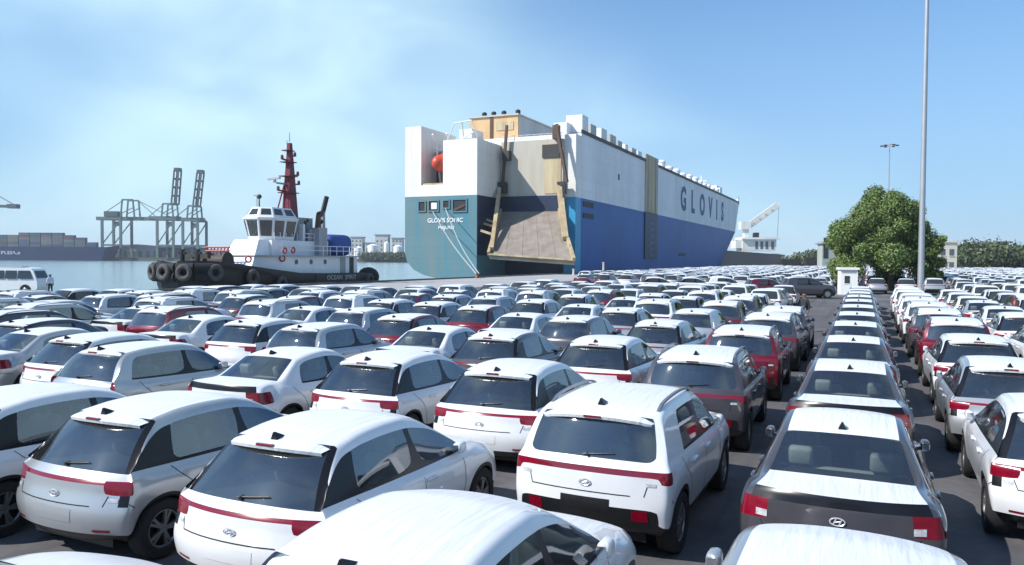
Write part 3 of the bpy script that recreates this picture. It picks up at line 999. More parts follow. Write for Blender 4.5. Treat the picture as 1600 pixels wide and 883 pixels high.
M['dark_steel'] = pm('dark steel', (.035, .033, .032), .6, vary=.4, vscale=.8)
M['brown_steel'] = pm('brown steel', (.10, .05, .03), .6, vary=.4, vscale=.8)
M['ramp'] = pm('worn ramp plating', (.27, .235, .20), .65, col2=(.19, .155, .125), vscale=.5)
M['casing'] = pm('buff funnel paint', (.66, .46, .23), .55, col2=(.50, .30, .14), vscale=.35, streak=True)
M['soot_and_shade'] = pm('black soot pipe', (.012, .012, .014), .6)  # soot on pipes; also painted shade inside hull openings
M['boat_red'] = pm('orange red lifeboat', (.62, .07, .03), .4, vary=.2)
M['letter_blue'] = pm('faded blue lettering', (.04, .11, .22), .6, vary=.3, vscale=.3)
M['letter_white'] = pm('white lettering', (.85, .86, .86), .6)

def plate_mat(m, rust, amount, line=.09):
    # weld seams of the shell plating and rust runs, worked over the paint colour already there
    t = m.node_tree; b = t.nodes['Principled BSDF']
    src = b.inputs['Base Color'].links[0].from_socket
    g = N(t, 'ShaderNodeTexCoord'); sp = N(t, 'ShaderNodeSeparateXYZ'); ad = N(t, 'ShaderNodeMath', operation='ADD'); cb = N(t, 'ShaderNodeCombineXYZ')
    t.links.new(g.outputs['Object'], sp.inputs[0]); t.links.new(sp.outputs[0], ad.inputs[0]); t.links.new(sp.outputs[1], ad.inputs[1])
    t.links.new(ad.outputs[0], cb.inputs[0]); t.links.new(sp.outputs[2], cb.inputs[1])
    bk = N(t, 'ShaderNodeTexBrick'); bk.inputs['Scale'].default_value = 1; bk.inputs['Brick Width'].default_value = 9; bk.inputs['Row Height'].default_value = 2.6; bk.inputs['Mortar Size'].default_value = .07; bk.inputs['Mortar Smooth'].default_value = .6
    bk.inputs['Color1'].default_value = (1, 1, 1, 1); bk.inputs['Color2'].default_value = (.95, .95, .95, 1); bk.inputs['Mortar'].default_value = (1 - line * 2, 1 - line * 2, 1 - line * 2, 1)
    t.links.new(cb.outputs[0], bk.inputs['Vector'])
    mu = N(t, 'ShaderNodeMixRGB', blend_type='MULTIPLY'); mu.inputs[0].default_value = .8
    t.links.new(src, mu.inputs[1]); t.links.new(bk.outputs['Color'], mu.inputs[2])
    mp_ = N(t, 'ShaderNodeMapping'); mp_.inputs['Scale'].default_value = (.9, .055, 1)
    t.links.new(cb.outputs[0], mp_.inputs[0])
    nn = N(t, 'ShaderNodeTexNoise'); nn.inputs['Scale'].default_value = 1.0; nn.inputs['Detail'].default_value = 6; nn.inputs['Roughness'].default_value = .65
    t.links.new(mp_.outputs[0], nn.inputs['Vector'])
    mr = N(t, 'ShaderNodeMapRange'); mr.inputs[1].default_value = .56; mr.inputs[2].default_value = .74; mr.inputs[4].default_value = amount
    t.links.new(nn.outputs[0], mr.inputs[0])
    mx = N(t, 'ShaderNodeMixRGB'); mx.inputs[2].default_value = (*rust, 1)
    t.links.new(mr.outputs[0], mx.inputs[0]); t.links.new(mu.outputs[0], mx.inputs[1]); t.links.new(mx.outputs[0], b.inputs['Base Color'])
plate_mat(M['ship_white'], (.42, .36, .28), .45); plate_mat(M['ship_stern_white'], (.45, .36, .24), .5); plate_mat(M['ship_blue'], (.04, .06, .10), .6)
plate_mat(M['ship_teal'], (.20, .16, .11), .75); plate_mat(M['ship_grey'], (.30, .25, .18), .5)

ship = empty('car_carrier_ship', (-76.5, 147, WZ), 0, 'huge blue and white car carrier ship moored along the quay with its stern ramp lowered', 'ship')
def sp_(mb, name, mat, parent=ship, smooth=None):
    mb.v = [(x + 76.5, y - 147, z - WZ) for x, y, z in mb.v] if parent is ship else mb.v
    return mb.build(name, mat, parent, smooth)
def sub(mb, name, mat, parent, smooth=None):
    mb.v = [(x + 76.5, y - 147, z - WZ) for x, y, z in mb.v]
    return mb.build(name, mat, parent, smooth)
SX, PX, YA = -58.5, -94.6, 163.0
ZB, ZT = 16.8, 31.3
def plan(z):
    tb = [(-3.2, 322, 386), (2, 330, 392), (ZB, 378, 414), (ZT, 388, 426)]
    ys, yt = interp(tb, z)
    cx = (SX + PX) / 2; hb = (SX - PX) / 2
    st = [(SX, YA)] + [(SX, YA + (ys - YA) * k / 6) for k in range(1, 7)]
    cur = []
    for k in range(1, 13):
        a = k / 12 * math.pi / 2
        cur.append((cx + hb * math.cos(a) ** .9 if k < 12 else cx, ys + (yt - ys) * math.sin(a)))
    pt = [(2 * cx - x, y) for x, y in reversed(st + cur[:-1])]
    return st + cur + pt
def loft(zs):
    mb = MB(); rings = [plan(z) for z in zs]; n = len(rings[0])
    V = [(x, y, z) for r_, z in zip(rings, zs) for x, y in r_]
    F = [(k * n + i, k * n + (i + 1) % n, (k + 1) * n + (i + 1) % n, (k + 1) * n + i) for k in range(len(zs) - 1) for i in range(n)]
    F += [tuple(range((len(zs) - 1) * n, len(zs) * n)), tuple(range(n - 1, -1, -1))]
    mb.add(V, F); return mb
sp_(loft([-3.2, -.5, 2, 7, 12, ZB]), 'hull_lower', M['ship_blue'], smooth=25)
up = sp_(loft([ZB + .01, 24, ZT]), 'hull_upper', M['ship_white'], smooth=25)
# dark deck edge rail along the top of the side
mb = MB()
ring = plan(ZT)[:20]
for a, b in zip(ring[:-1], ring[1:]): mb.beam((a[0] + .05, a[1], ZT + .35), (b[0] + .05, b[1], ZT + .35), .3, .8)
sub(mb, 'deck_edge', M['dark_steel'], up)
# stern block to port, with notch for the lifeboat
blk_lo = sp_(MB().prism_y([(PX, ZB), (PX, 4.2), (-94.0, 2.2), (-92.3, .5), (-89.5, -.7), (-86, -1.4), (-81, -1.7), (-76.4, -1.8), (-76.4, ZB)], 147, YA - .02), 'stern_block_lower', M['ship_teal'])
blk = sp_(MB().box(PX, -76.4, 147, YA - .02, ZB + .01, 19.3), 'stern_wall', M['ship_stern_white'])
sp_(MB().box(PX, -90.4, 147, YA - .02, 19.31, 32.4), 'stern_wall', M['ship_stern_white'])
sp_(MB().box(-84.8, -76.4, 147, YA - .02, 19.31, 28.9), 'stern_wall', M['ship_stern_white'])
sp_(MB().box(-90.39, -84.81, 153, YA - .03, 19.31, 27.5), 'recess_wall', M['ship_grey'])
for x0, x1 in ((-89.8, -88.9), (-86.2, -85.3)):
    sp_(MB().box(x0, x1, 152.6, 152.98, 19.4, 27.0), 'recess_frame', M['dark_steel'])
sp_(MB().box(-90.2, -84.9, 147.3, 152.5, 19.32, 19.7), 'recess_deck', M['rusty'])
lb = MB(); lb.ball((-86.6, 149.6, 24.2), 1.9, 3.3, 2.0, 18, 12); lb.ball((-86.6, 150.6, 25.6), 1.1, 1.6, 1.0, 12, 8)
lifeboat = sp_(lb, 'lifeboat', M['boat_red'], smooth=50)
mb = MB()
for x in (-88.6, -85.1):
    mb.tube([(x, 152.5, 20), (x, 150.5, 28.5), (x + .8, 147.5, 30.5)], .22, 6)
mb.tube([(-89.5, 151, 27.6), (-84.9, 151, 27.6)], .18, 6)
sp_(mb, 'lifeboat_davit', M['ship_white'])
# shade of the block's starboard face painted on as a dark panel, mooring openings and lettering
sp_(MB().box(-76.4, -76.3, 147.0, 158, ZB - 13.0, ZB - .02), 'block_side_shade', M['ship_navy_and_shade'])
for i, (x0, x1, z0, z1) in enumerate(((-90.9, -89.3, 13.6, 15.6), (-88.3, -86.0, 13.6, 15.7), (-84.6, -83.2, 14.2, 15.7), (-82.2, -79.0, 13.4, 15.8))):
    fr_ = MB()
    for a in ((x0 - .25, x0, z0 - .25, z1 + .25), (x1, x1 + .25, z0 - .25, z1 + .25), (x0, x1, z0 - .25, z0), (x0, x1, z1, z1 + .25)):
        fr_.box(a[0], a[1], 146.75, 147.05, a[2], a[3])
    fo = sp_(fr_, 'mooring_port', M['ship_teal'])
    sub(MB().box(x0, x1, 146.93, 147.04, z0, z1), 'port_opening_shade', M['soot_and_shade'], fo)  # flat black panel paints the shade inside the port
    if i == 1: sub(MB().box(x0 + .6, x1 - .3, 146.86, 146.92, z0 + .35, z1 - .35), 'white_fitting', M['ship_white'], fo)
    if i == 3: sub(MB().beam((x0 + .2, 146.85, z0 + .2), (x1 - .2, 146.85, z1 - 1.1), .15, .5), 'rusty_roller', M['brown_steel'], fo)
def stern_text(s, size, x, z):
    o = link('lettering', text_mesh(s, size, M['letter_white'], .03), ship)
    o.location = (x + 76.5, 146.93 - 147, z - WZ); o.rotation_euler = (R(90), 0, 0)
stern_text('GLOVIS SONIC', 1.35, -84.2, 11.4)
stern_text('MAJURO', 1.05, -83.9, 9.8)
for i, (ch, yy) in enumerate(zip('GLOVIS', (268, 284, 301.5, 318.5, 333, 347))):
    o = link('lettering', text_mesh(ch, 11.2, M['letter_blue'], .04, bold=.035), ship)
    o.location = (SX + .06 + 76.5, yy - 147, 23.9 - WZ)
    o.matrix_local = Matrix.Translation(o.location) @ Matrix(((0, 0, 1), (1, 0, 0), (0, 1, 0))).to_4x4() @ Matrix.Scale(1.08, 4, (1, 0, 0))
# recess back wall, starboard corner post
wall = sp_(MB().box(-76.28, -61.2, 158.6, YA - .03, ZB + .4, 29.6), 'recess_back_wall', M['recess'])
sp_(MB().box(-76.28, -61.2, 158.3, YA - .03, 13.4, ZB + .38), 'recess_blue_band', M['ship_navy_and_shade'])
sub(MB().box(-65.5, -61.6, 158.45, 158.58, ZB + .8, 28.6), 'stained_panel', M['rusty'], wall)
sub(MB().box(-66.0, -61.9, 158.2, 158.44, 25.5, 28.4), 'winch_housing', M['dark_steel'], wall)
sp_(MB().box(-61.19, SX, 159.5, YA - .02, ZB + .01, 30.6), 'corner_post_upper', M['ship_stern_white'])
sp_(MB().box(-61.19, SX, 159.5, YA - .02, -3, ZB), 'corner_post_lower', M['ship_blue_sunlit'])  # sunlit tone of the hull blue painted on
sp_(MB().box(-76.28, -61.2, 161.5, YA - .03, -3, 13.38), 'ramp_doorway_shade', M['ship_navy_and_shade'])  # solid navy box paints the darkness of the ramp opening
# ramp
def rp(u, v, off=0.0):      # u across 0..1, v from hinge 0 to tip 1
    a = Vector((-76.0, 158.2, 13.8)).lerp(Vector((-61.8, 158.2, 13.6)), u)
    b_ = Vector((-70.8, 141.6, 3.8)).lerp(Vector((-52.4, 142.4, 2.7)), u)
    return a.lerp(b_, v) + Vector((0, -.45, .8)).normalized() * off
mb = MB(); nx = 10
top = [rp(i / nx, v, 0) for v in (0, 1) for i in range(nx + 1)]; bot = [rp(i / nx, v, -.9) for v in (0, 1) for i in range(nx + 1)]
n1 = nx + 1
V = top + bot
F = [(i, i + 1, n1 + i + 1, n1 + i) for i in range(nx)] + [(2 * n1 + i, 3 * n1 + i, 3 * n1 + i + 1, 2 * n1 + i + 1) for i in range(nx)]
F += [(i, 2 * n1 + i, 2 * n1 + i + 1, i + 1) for i in range(nx)] + [(n1 + i, n1 + i + 1, 3 * n1 + i + 1, 3 * n1 + i) for i in range(nx)] + [(0, n1, 3 * n1, 2 * n1), (nx, 2 * n1 + nx, 3 * n1 + nx, n1 + nx)]
ramp = sp_(mb.add(V, F), 'stern_ramp', M['ramp'])
for i in range(2, 10, 2):
    sub(MB().beam(rp(i / 10, .02, .02), rp(i / 10, .97, .05), .05, .04), 'tread_bar', M['ramp'], ramp)
sub(MB().beam(rp(0.0, .985, .1), rp(1.0, .985, .1), .7, .35), 'ramp_lip', M['rusty'], ramp)
for u in (0.0, 1.0):
    sub(MB().beam(rp(u, .0, .35), rp(u, 1.0, .35), .55, .9), 'side_girder', M['rusty'], ramp)
arm = sp_(MB().beam((-61.6, 157.6, 19.2), rp(.97, .62, .6), 1.2, 1.0), 'ramp_arm', M['rusty'])
sub(MB().beam((-60.4, 156.9, 19.0), rp(1.02, .40, .8), .6, .6), 'ramp_ram', M['dark_steel'], arm)
arm = sp_(MB().beam((-76.0, 157.4, 19.2), rp(.03, .92, .6), .8, 1.0), 'ramp_arm', M['rusty'])
for v in (.35, .45, .62): sub(MB().beam(rp(-.16, v, 1.6), rp(.02, v + .02, .9), .3, .5), 'arm_bracket', M['rusty'], arm)
sp_(MB().box(-76.29, -74.4, 156.8, 158.2, 17.8, 20.4), 'hoist_block', M['dark_steel'])
sp_(MB().box(-61.9, -60.2, 156.9, 158.4, 17.4, 20.0), 'hoist_block', M['dark_steel'])
p = sp_(MB().beam((-75.4, 157.6, 20.4), (-74.4, 157.6, 33.2), .55, .55), 'hoist_post', M['brown_steel'])
sub(MB().box(-75.3, -73.6, 157.0, 158.4, 25.3, 27.4), 'hoist_sheave', M['dark_steel'], p)
p = sp_(MB().beam((-59.6, 157.0, 19.8), (-62.4, 157.6, 32.6), .6, .6), 'hoist_post', M['brown_steel'])
sub(MB().box(-63.2, -61.8, 157.2, 158.5, 29.4, 32.4), 'hoist_sheave', M['brown_steel'], p)
# side shell door and fittings
sp_(MB().box(SX, SX + .35, 217, 231, ZB + .1, ZT + 2.2), 'shell_recess_upper', M['rusty'])
for yy in (219.5, 228):
    sp_(MB().box(SX + .36, SX + .6, yy, yy + .5, ZB + .2, ZT + 1.8), 'shell_frame', M['ship_grey'])
o = sp_(MB().box(SX, SX + .30, 217, 231, 3.2, ZB + .05), 'shell_door', M['ship_navy_and_shade'])
for k in range(6): sub(MB().box(SX + .31, SX + .42, 221, 227, 4 + k * 1.9, 4.5 + k * 1.9), 'door_step', M['ship_blue'], o)
for z0 in (15.0, 12.4): sp_(MB().box(SX, SX + .12, 164.5, 171.5, z0, z0 + 1.2), 'hull_slot', M['soot_and_shade'])
sp_(MB().box(SX, SX + .14, 262, 272, 4.4, 5.3), 'pilot_door', M['soot_and_shade'])
sp_(MB().box(SX, SX + .14, 191, 191.8, 23.5, 25), 'draught_marker', M['dark_steel'])
# top deck
cas = sp_(MB().box(-89.9, -76.8, 169, 192, ZT, 37.6), 'funnel_casing', M['casing'])
sub(MB().box(-84.3, -83.5, 168.8, 168.98, ZT, 37.5), 'casing_post', M['brown_steel'], cas)
sub(MB().box(-82.6, -78.0, 168.85, 168.98, 34.2, 36.2), 'casing_louvre', M['rusty'], cas)
sub(MB().box(-90.1, -76.6, 168.6, 192.2, 37.62, 38.0), 'casing_roof', M['ship_grey'], cas)
sub(MB().box(-76.78, -76.6, 169.2, 191.8, ZT + 1.5, 37.4), 'casing_side_shade', M['ship_grey'], cas)  # grey panel paints the shaded side of the buff casing
for x in (-87.4, -84.8, -82.0, -78.2):
    sub(MB().cyl((x, 172, 38.01), (x, 172, 39.2), .6, .6, 12).ball((x, 172, 39.1), .66, .66, .5, 12, 6), 'exhaust_pipe', M['soot_and_shade'], cas, 40)
sp_(MB().box(-88, -84.6, 160, 166, ZT, 33.5), 'deck_locker', M['ship_white'])
mb = MB()
for a, b in (((-90, 156, 28), (-86.5, 155, 34)), ((-86.5, 155, 34), (-82.0, 155, 34.4)), ((-82, 155, 34.4), (-81.5, 157, 31)), ((-88, 156, 29), (-82, 156, 32)), ((-84.5, 155, 34.2), (-85, 157, 30))):
    mb.tube([a, b], .16, 6)
sp_(mb, 'provision_crane', M['ship_stern_white'])
mb = MB()
for k in range(10): mb.tube([(-76.2 + 1.6 * k, 158.8, 29.5), (-76.2 + 1.6 * k, 158.8, 30.9)], .07, 5)
for zz in (30.2, 30.9): mb.tube([(-76.2, 158.8, zz), (-61.4, 158.8, zz)], .06, 5)
sp_(mb, 'deck_rail', M['ship_white'])
sp_(MB().box(-64.4, -61.3, 161, 167, 29.7, 33.6), 'vent_house', M['ship_white'])
sp_(MB().box(-62.6, -58.7, 164, 168, ZT + .3, 35.6), 'vent_house', M['ship_white'])
rv = random.Random(5)
y = 171
while y < 214:
    w = rv.uniform(2.5, 5)
    sp_(MB().box(-62.5, -59.1, y, y + w, ZT + .3, ZT + rv.uniform(2.2, 3.8)), 'deck_vent', M['ship_white'] if rv.random() < .5 else M['ship_grey'])
    y += w + rv.uniform(1.5, 4)
y = 236
while y < 345:
    h_ = rv.uniform(2.0, 3.0)
    sp_(MB().cyl((-60.6, y, ZT + .2), (-60.6, y, ZT + h_), 1.2, 1.2, 12).ball((-60.6, y, ZT + h_), 1.4, 1.4, .8, 12, 6), 'mushroom_vent', M['ship_white'], smooth=40)
    y += rv.uniform(8, 11)
br = sp_(MB().box(-90, -62, 352, 366, ZT, ZT + 5.2), 'bridge', M['ship_white'])
sub(MB().box(-89, -63, 366.0, 366.1, ZT + 2.6, ZT + 4.2), 'bridge_windows', M['glass_dark'], br)
sub(MB().cyl((-70, 358, ZT + 5.2), (-70, 358, ZT + 10.5), .5, .25, 8).beam((-72.5, 358, ZT + 8), (-67.5, 358, ZT + 8), .5, .4), 'radar_mast', M['ship_white'], br)
sp_(MB().box(-66, -59.5, 346, 351, ZT + .2, ZT + 3.6), 'deck_house', M['ship_white'])
bw = MB(); rg = plan(ZT)
arc = rg[7:32]
for a, b in zip(arc[:-1], arc[1:]): bw.hexa([(a[0], a[1], ZT), (b[0], b[1], ZT), (b[0], b[1] - .4, ZT), (a[0], a[1] - .4, ZT), (a[0], a[1] + 1.0, ZT + 3.4), (b[0], b[1] + 1.0, ZT + 3.4), (b[0], b[1] + .6, ZT + 3.4), (a[0], a[1] + .6, ZT + 3.4)])
sp_(bw, 'bow_bulwark', M['ship_white'])

# mooring lines and bollards
M['rope'] = pm('pale rope', (.36, .38, .36), .9)
def rope(a, b, sag, label):
    pts = []
    for k in range(13):
        t_ = k / 12
        p_ = Vector(a).lerp(Vector(b), t_); p_.z -= sag * math.sin(math.pi * t_); pts.append(p_)
    o = MB().tube(pts, .09, 6).build('mooring_line', M['rope']); tag(o, label, 'rope', 'mooring lines at the stern of the car carrier'); return o
rope((-87.2, 146.7, 13.4), (-56.0, 107.6, .7), .8, 'pale mooring line from the white-fitted stern opening down to the quay')
rope((-84.0, 146.7, 14.0), (-56.0, 108.6, .7), 1.3, 'pale mooring line from the small stern opening down to the quay')
M['bollard'] = pm('painted bollard', (.62, .60, .56), .6, vary=.3)
M['bollard_y'] = pm('rusty orange bollard', (.45, .16, .05), .7, vary=.4)
def bollard(x, y, h, mat, label):
    r_ = .22
    mb = MB(); mb.cyl((0, 0, 0), (0, 0, .06), r_ * 1.7, r_ * 1.7, 14); mb.cyl((0, 0, .06), (0, 0, h), r_, r_ * .85, 14); mb.cyl((0, 0, h), (0, 0, h + .1), r_ * 1.35, r_ * 1.2, 14)
    o = mb.build('bollard', mat, None, 40); o.location = (x, y, .004); tag(o, label, 'bollard', 'bollards along the quay edge')
bollard(-56.1, 108.0, .6, M['bollard_y'], 'squat orange bollard on the quay below the ship lettering holding the mooring lines')
bollard(-52.0, 141.0, 1.1, M['bollard'], 'short white bollard on the quay under the middle of the ramp')
bollard(-49.5, 152.0, 2.4, M['bollard'], 'tall white marker post on the quay under the right end of the ramp')

# ------------------------------------------------------------------ harbour haze: one closed body of air round the whole place
hm = bpy.data.materials.new('pale sea air'); hm.use_nodes = True
t = hm.node_tree
for n in list(t.nodes): t.nodes.remove(n)
ho = N(t, 'ShaderNodeOutputMaterial'); pv = N(t, 'ShaderNodeVolumePrincipled')
pv.inputs['Color'].default_value = (.86, .93, 1.0, 1); pv.inputs['Density'].default_value = .00014; pv.inputs['Anisotropy'].default_value = 0.0
t.links.new(pv.outputs[0], ho.inputs['Volume'])
o = MB().box(-4700, 4700, -900, 4700, WZ - 3, 128).build('haze', hm); tag(o, kind='stuff')
# ------------------------------------------------------------------ tugboat
M['tug_black'] = pm('black hull paint', (.012, .011, .013), .5, vary=.4, vscale=.6)
M['tug_white'] = pm('tug white paint', (.76, .77, .78), .45, vary=.1, vscale=.6, streak=True)
M['tug_grey'] = pm('tug grey paint', (.33, .34, .36), .5, vary=.2, vscale=.8)
M['mast_red'] = pm('red mast paint', (.15, .006, .02), .45, vary=.25, vscale=1.2)
M['buoy_red'] = pm('red lifebuoy', (.30, .02, .03), .5)
M['tarp'] = pm('blue tarpaulin', (.02, .07, .30), .6, vary=.3, vscale=1.5, bump=.5, bscale=3)
M['worn_tyre'] = pm('worn grey tyre', (.09, .085, .08), .85, vary=.5, vscale=3)
M['deck_brown'] = pm('rusty deck gear', (.06, .05, .035), .7, vary=.4, vscale=2)
TX, TY = -64.0, 55.9
tug = empty('tugboat', (TX, TY, WZ), 0, 'black hulled tugboat with white wheelhouse and tall red mast', 'tugboat')
tug.scale = (1, .87, 1)
def tp(mb, name, mat, parent=None, smooth=None):
    mb.v = [(x, y, z - WZ) for x, y, z in mb.v]
    return mb.build(name, mat, parent or tug, smooth)
# hull loft: y stations from bow (0) to stern (35)
st_ = [(0, 1.2, 2.7), (.8, 2.6, 2.75), (2.2, 3.7, 2.7), (5, 4.6, 2.45), (10, 5.0, 1.9), (16, 5.0, 1.35), (24, 5.0, 1.2), (30, 4.8, 1.1), (34, 4.3, 1.1), (35.5, 3.2, 1.1)]
mb = MB(); V = []
for y, w, zt in st_:
    V += [(-w * .75, y + (.8 if y < 1 else 0), WZ - 1), (-w, y, (zt + WZ) / 2), (-w, y, zt), (-w + .25, y + .1, zt), (-w + .3, y + .1, zt - .9), (w - .3, y + .1, zt - .9), (w - .25, y + .1, zt), (w, y, zt), (w, y, (zt + WZ) / 2), (w * .75, y + (.8 if y < 1 else 0), WZ - 1)]
F = []
for k in range(len(st_) - 1):
    for j in range(9): F.append((k * 10 + j, k * 10 + j + 1, k * 10 + 11 + j, k * 10 + 10 + j))
F += [tuple(range(10)), tuple(range(len(V) - 1, len(V) - 11, -1))]
hull = tp(mb.add(V, F), 'hull', M['tug_black'], smooth=30)
# rubbing strake
for s in (-1, 1):
    mb = MB()
    pts = [(s * (w + .08), y, zt - (.55 if y < 14 else 1.5)) for y, w, zt in st_]
    for a, b in zip(pts[:-1], pts[1:]): mb.beam(a, b, .28, .35)
    tp(mb, 'rubbing_strake', M['tyre'])
mb = MB()
pts = [(-3.9, 2.2, 2.0), (-2.8, .6, 2.0), (-1.2, -.25, 2.0), (1.2, -.25, 2.0), (2.8, .6, 2.0), (3.9, 2.2, 2.0)]
for dz in (0, -.9):
    for a, b in zip(pts[:-1], pts[1:]): mb.cyl((a[0], a[1], a[2] + dz), (b[0], b[1], b[2] + dz), .55, .55, 10)
tp(mb, 'bow_fender', M['tyre'], smooth=40)
for (x, y, ax) in ((-2.2, -.25, (-.4, -1, 0)), (0, -.85, (0, -1, .1)), (2.3, -.35, (.45, -1, 0)), (4.3, 2.2, (1, -.7, 0)), (5.25, 7, (1, -.1, 0)), (5.3, 12, (1, 0, 0)), (5.3, 31, (1, 0, 0))):
    z = 1.55 if y < 4 else (1.0 if y < 10 else .2)
    tp(MB().torus((x, y, z), ax, .62, .27, 20, 8), 'fender_tyre', M['worn_tyre'], smooth=60)
# deckhouse
dh = tp(MB().prism([(-3.6, 14), (-2.2, 11.2), (2.2, 11.2), (3.6, 14), (3.6, 30.5), (-3.6, 30.5)], .3, 3.2), 'deckhouse', M['tug_white'])
for y in (17, 20, 23): tp(MB().cyl((3.6, y, 2.6), (3.66, y, 2.6), .3, .3, 14), 'porthole', M['glass_dark'], dh)
tp(MB().box(3.6, 3.66, 26.4, 27.6, .8, 3.2), 'deckhouse_door', M['tug_grey'], dh)
tp(MB().box(3.6, 3.64, 28.6, 29.6, .8, 3.2), 'deckhouse_panel', M['dark_steel'], dh)
mb = MB(); mb.prism([(-4.0, 13.6), (-2.4, 10.8), (2.4, 10.8), (4.0, 13.6), (4.0, 30.8), (-4.0, 30.8)], 3.21, 3.36); tp(mb, 'boat_deck', M['tug_grey'])
# forward sloping casing below the wheelhouse
mb = MB(); mb.add([(-2.4, 10.2, 2.0), (2.4, 10.2, 2.0), (2.4, 14, 2.0), (-2.4, 14, 2.0), (-1.8, 12.2, 5.1), (1.8, 12.2, 5.1), (1.8, 14, 5.1), (-1.8, 14, 5.1)], [(0, 3, 2, 1), (4, 5, 6, 7), (0, 1, 5, 4), (1, 2, 6, 5), (2, 3, 7, 6), (3, 0, 4, 7)])
tp(mb, 'forward_casing', M['tug_white'])
tp(MB().box(-2.3, 2.3, 14.01, 24, 3.37, 5.1), 'upper_house', M['tug_white'])
# wheelhouse: flaring octagon with panes
def octagon(hx, y0, y1, c):
    return [(-hx + c, y0), (hx - c, y0), (hx, y0 + c), (hx, y1 - c), (hx - c, y1), (-hx + c, y1), (-hx, y1 - c), (-hx, y0 + c)]
A = octagon(1.8, 13.7, 20.0, 1.1); B = octagon(2.3, 13.1, 20.4, 1.3); Cc = octagon(1.55, 14.0, 19.7, 1.0)
def frus(P_, z0, Q_, z1):
    return MB().add([(x, y, z0) for x, y in P_] + [(x, y, z1) for x, y in Q_], [tuple(range(7, -1, -1)), tuple(range(8, 16))] + [(i, (i + 1) % 8, 8 + (i + 1) % 8, 8 + i) for i in range(8)])
wh = tp(frus(A, 5.11, B, 7.6), 'wheelhouse', M['tug_white'])
def panes(P_, z0, Q_, z1, a, b, name='window_pane', k0=0.1):
    for i in range(8):
        p0, p1, q0, q1 = (Vector((*P_[i], z0)), Vector((*P_[(i + 1) % 8], z0)), Vector((*Q_[i], z1)), Vector((*Q_[(i + 1) % 8], z1)))
        nrm = (p1 - p0).cross(q0 - p0).normalized()
        L = (p1 - p0).length; n_ = max(1, round(L / 1.9))
        for s in range(n_):
            u0, u1 = (s + k0) / n_, (s + 1 - k0) / n_
            bl = lambda u, v: p0.lerp(p1, u).lerp(q0.lerp(q1, u), v) + nrm * .03
            tp(MB().add([bl(u0, a), bl(u1, a), bl(u1, b), bl(u0, b)], [(0, 1, 2, 3)]), name, M['glass_dark'], wh)
panes(A, 5.11, B, 7.6, .18, .9)
sk = tp(frus(B, 7.61, Cc, 8.9), 'wheelhouse_top', M['tug_white'])
panes(B, 7.61, Cc, 8.9, .3, .85, 'skylight_pane', .14)
mb = MB()
for i in range(8):
    a, b = B[i], B[(i + 1) % 8]
    mb.beam((a[0], a[1], 7.6), (b[0], b[1], 7.6), .22, .2)
tp(mb, 'visor_rail', M['tug_white'])
tp(MB().cyl((.3, 14.2, 8.9), (.3, 14.2, 10.0), .09, .07, 8).ball((.3, 14.2, 10.1), .3, .3, .28, 10, 6), 'searchlight', M['dark_steel'], smooth=40)
tp(MB().cyl((-.7, 15, 8.9), (-.7, 15, 10.3), .06, .05, 8).beam((-1.2, 15, 10.3), (-.2, 15, 10.3), .14, .14), 'radar_scanner', M['tug_grey'])
# mast
ms = MB()
ms.add([(-.7, 19.7, 7.6), (.7, 19.7, 7.6), (.7, 21.4, 7.6), (-.7, 21.4, 7.6), (-.2, 20.3, 17.0), (.2, 20.3, 17.0), (.2, 20.8, 17.0), (-.2, 20.8, 17.0)], [(0, 3, 2, 1), (4, 5, 6, 7), (0, 1, 5, 4), (1, 2, 6, 5), (2, 3, 7, 6), (3, 0, 4, 7)])
mast = tp(ms, 'mast', M['mast_red'])
tp(MB().box(-1.0, 1.0, 20.45, 24.0, 5.11, 8.0), 'mast_house', M['tug_grey'])
for z, w, d in ((10.9, .9, .7), (12.9, .8, .6), (14.6, .7, .5), (16.0, .5, .4)):
    m_ = MB(); m_.box(-w, w, 19.9 - d, 20.6 + d, z, z + .10)
    tp(m_, 'mast_platform', M['mast_red'], mast)
for z, y in ((11.0, 18.2), (13.1, 22.2), (14.8, 19.0), (12.0, 22.4), (15.4, 21.6)):
    tp(MB().beam((0, 20.5, z), (0, y, z + .15), .18, .18).cyl((0, y, z + .1), (0, y, z + .6), .2, .16, 8), 'signal_lamp', M['mast_red'], mast)
tp(MB().beam((-.2, 18.2, 12.0), (-.2, 20.0, 12.0), .2, .2).beam((-1.4, 18.0, 12.45), (1.2, 17.0, 12.45), .22, .24).cyl((-.1, 17.6, 12.0), (-.1, 17.6, 12.4), .22, .22, 8), 'radar_scanner', M['tug_grey'], mast)
tp(MB().cyl((0, 20.5, 17.2), (0, 20.5, 18.3), .07, .04, 6).cyl((-.4, 20.5, 16.1), (-.4, 20.5, 17.4), .05, .05, 5), 'whip_antenna', M['tug_grey'], mast)
for s in (-1, 1): tp(MB().tube([(s * .9, 18.9, 8.2), (s * .25, 20.2, 13.0)], .09, 6), 'mast_stay', M['mast_red'], mast)
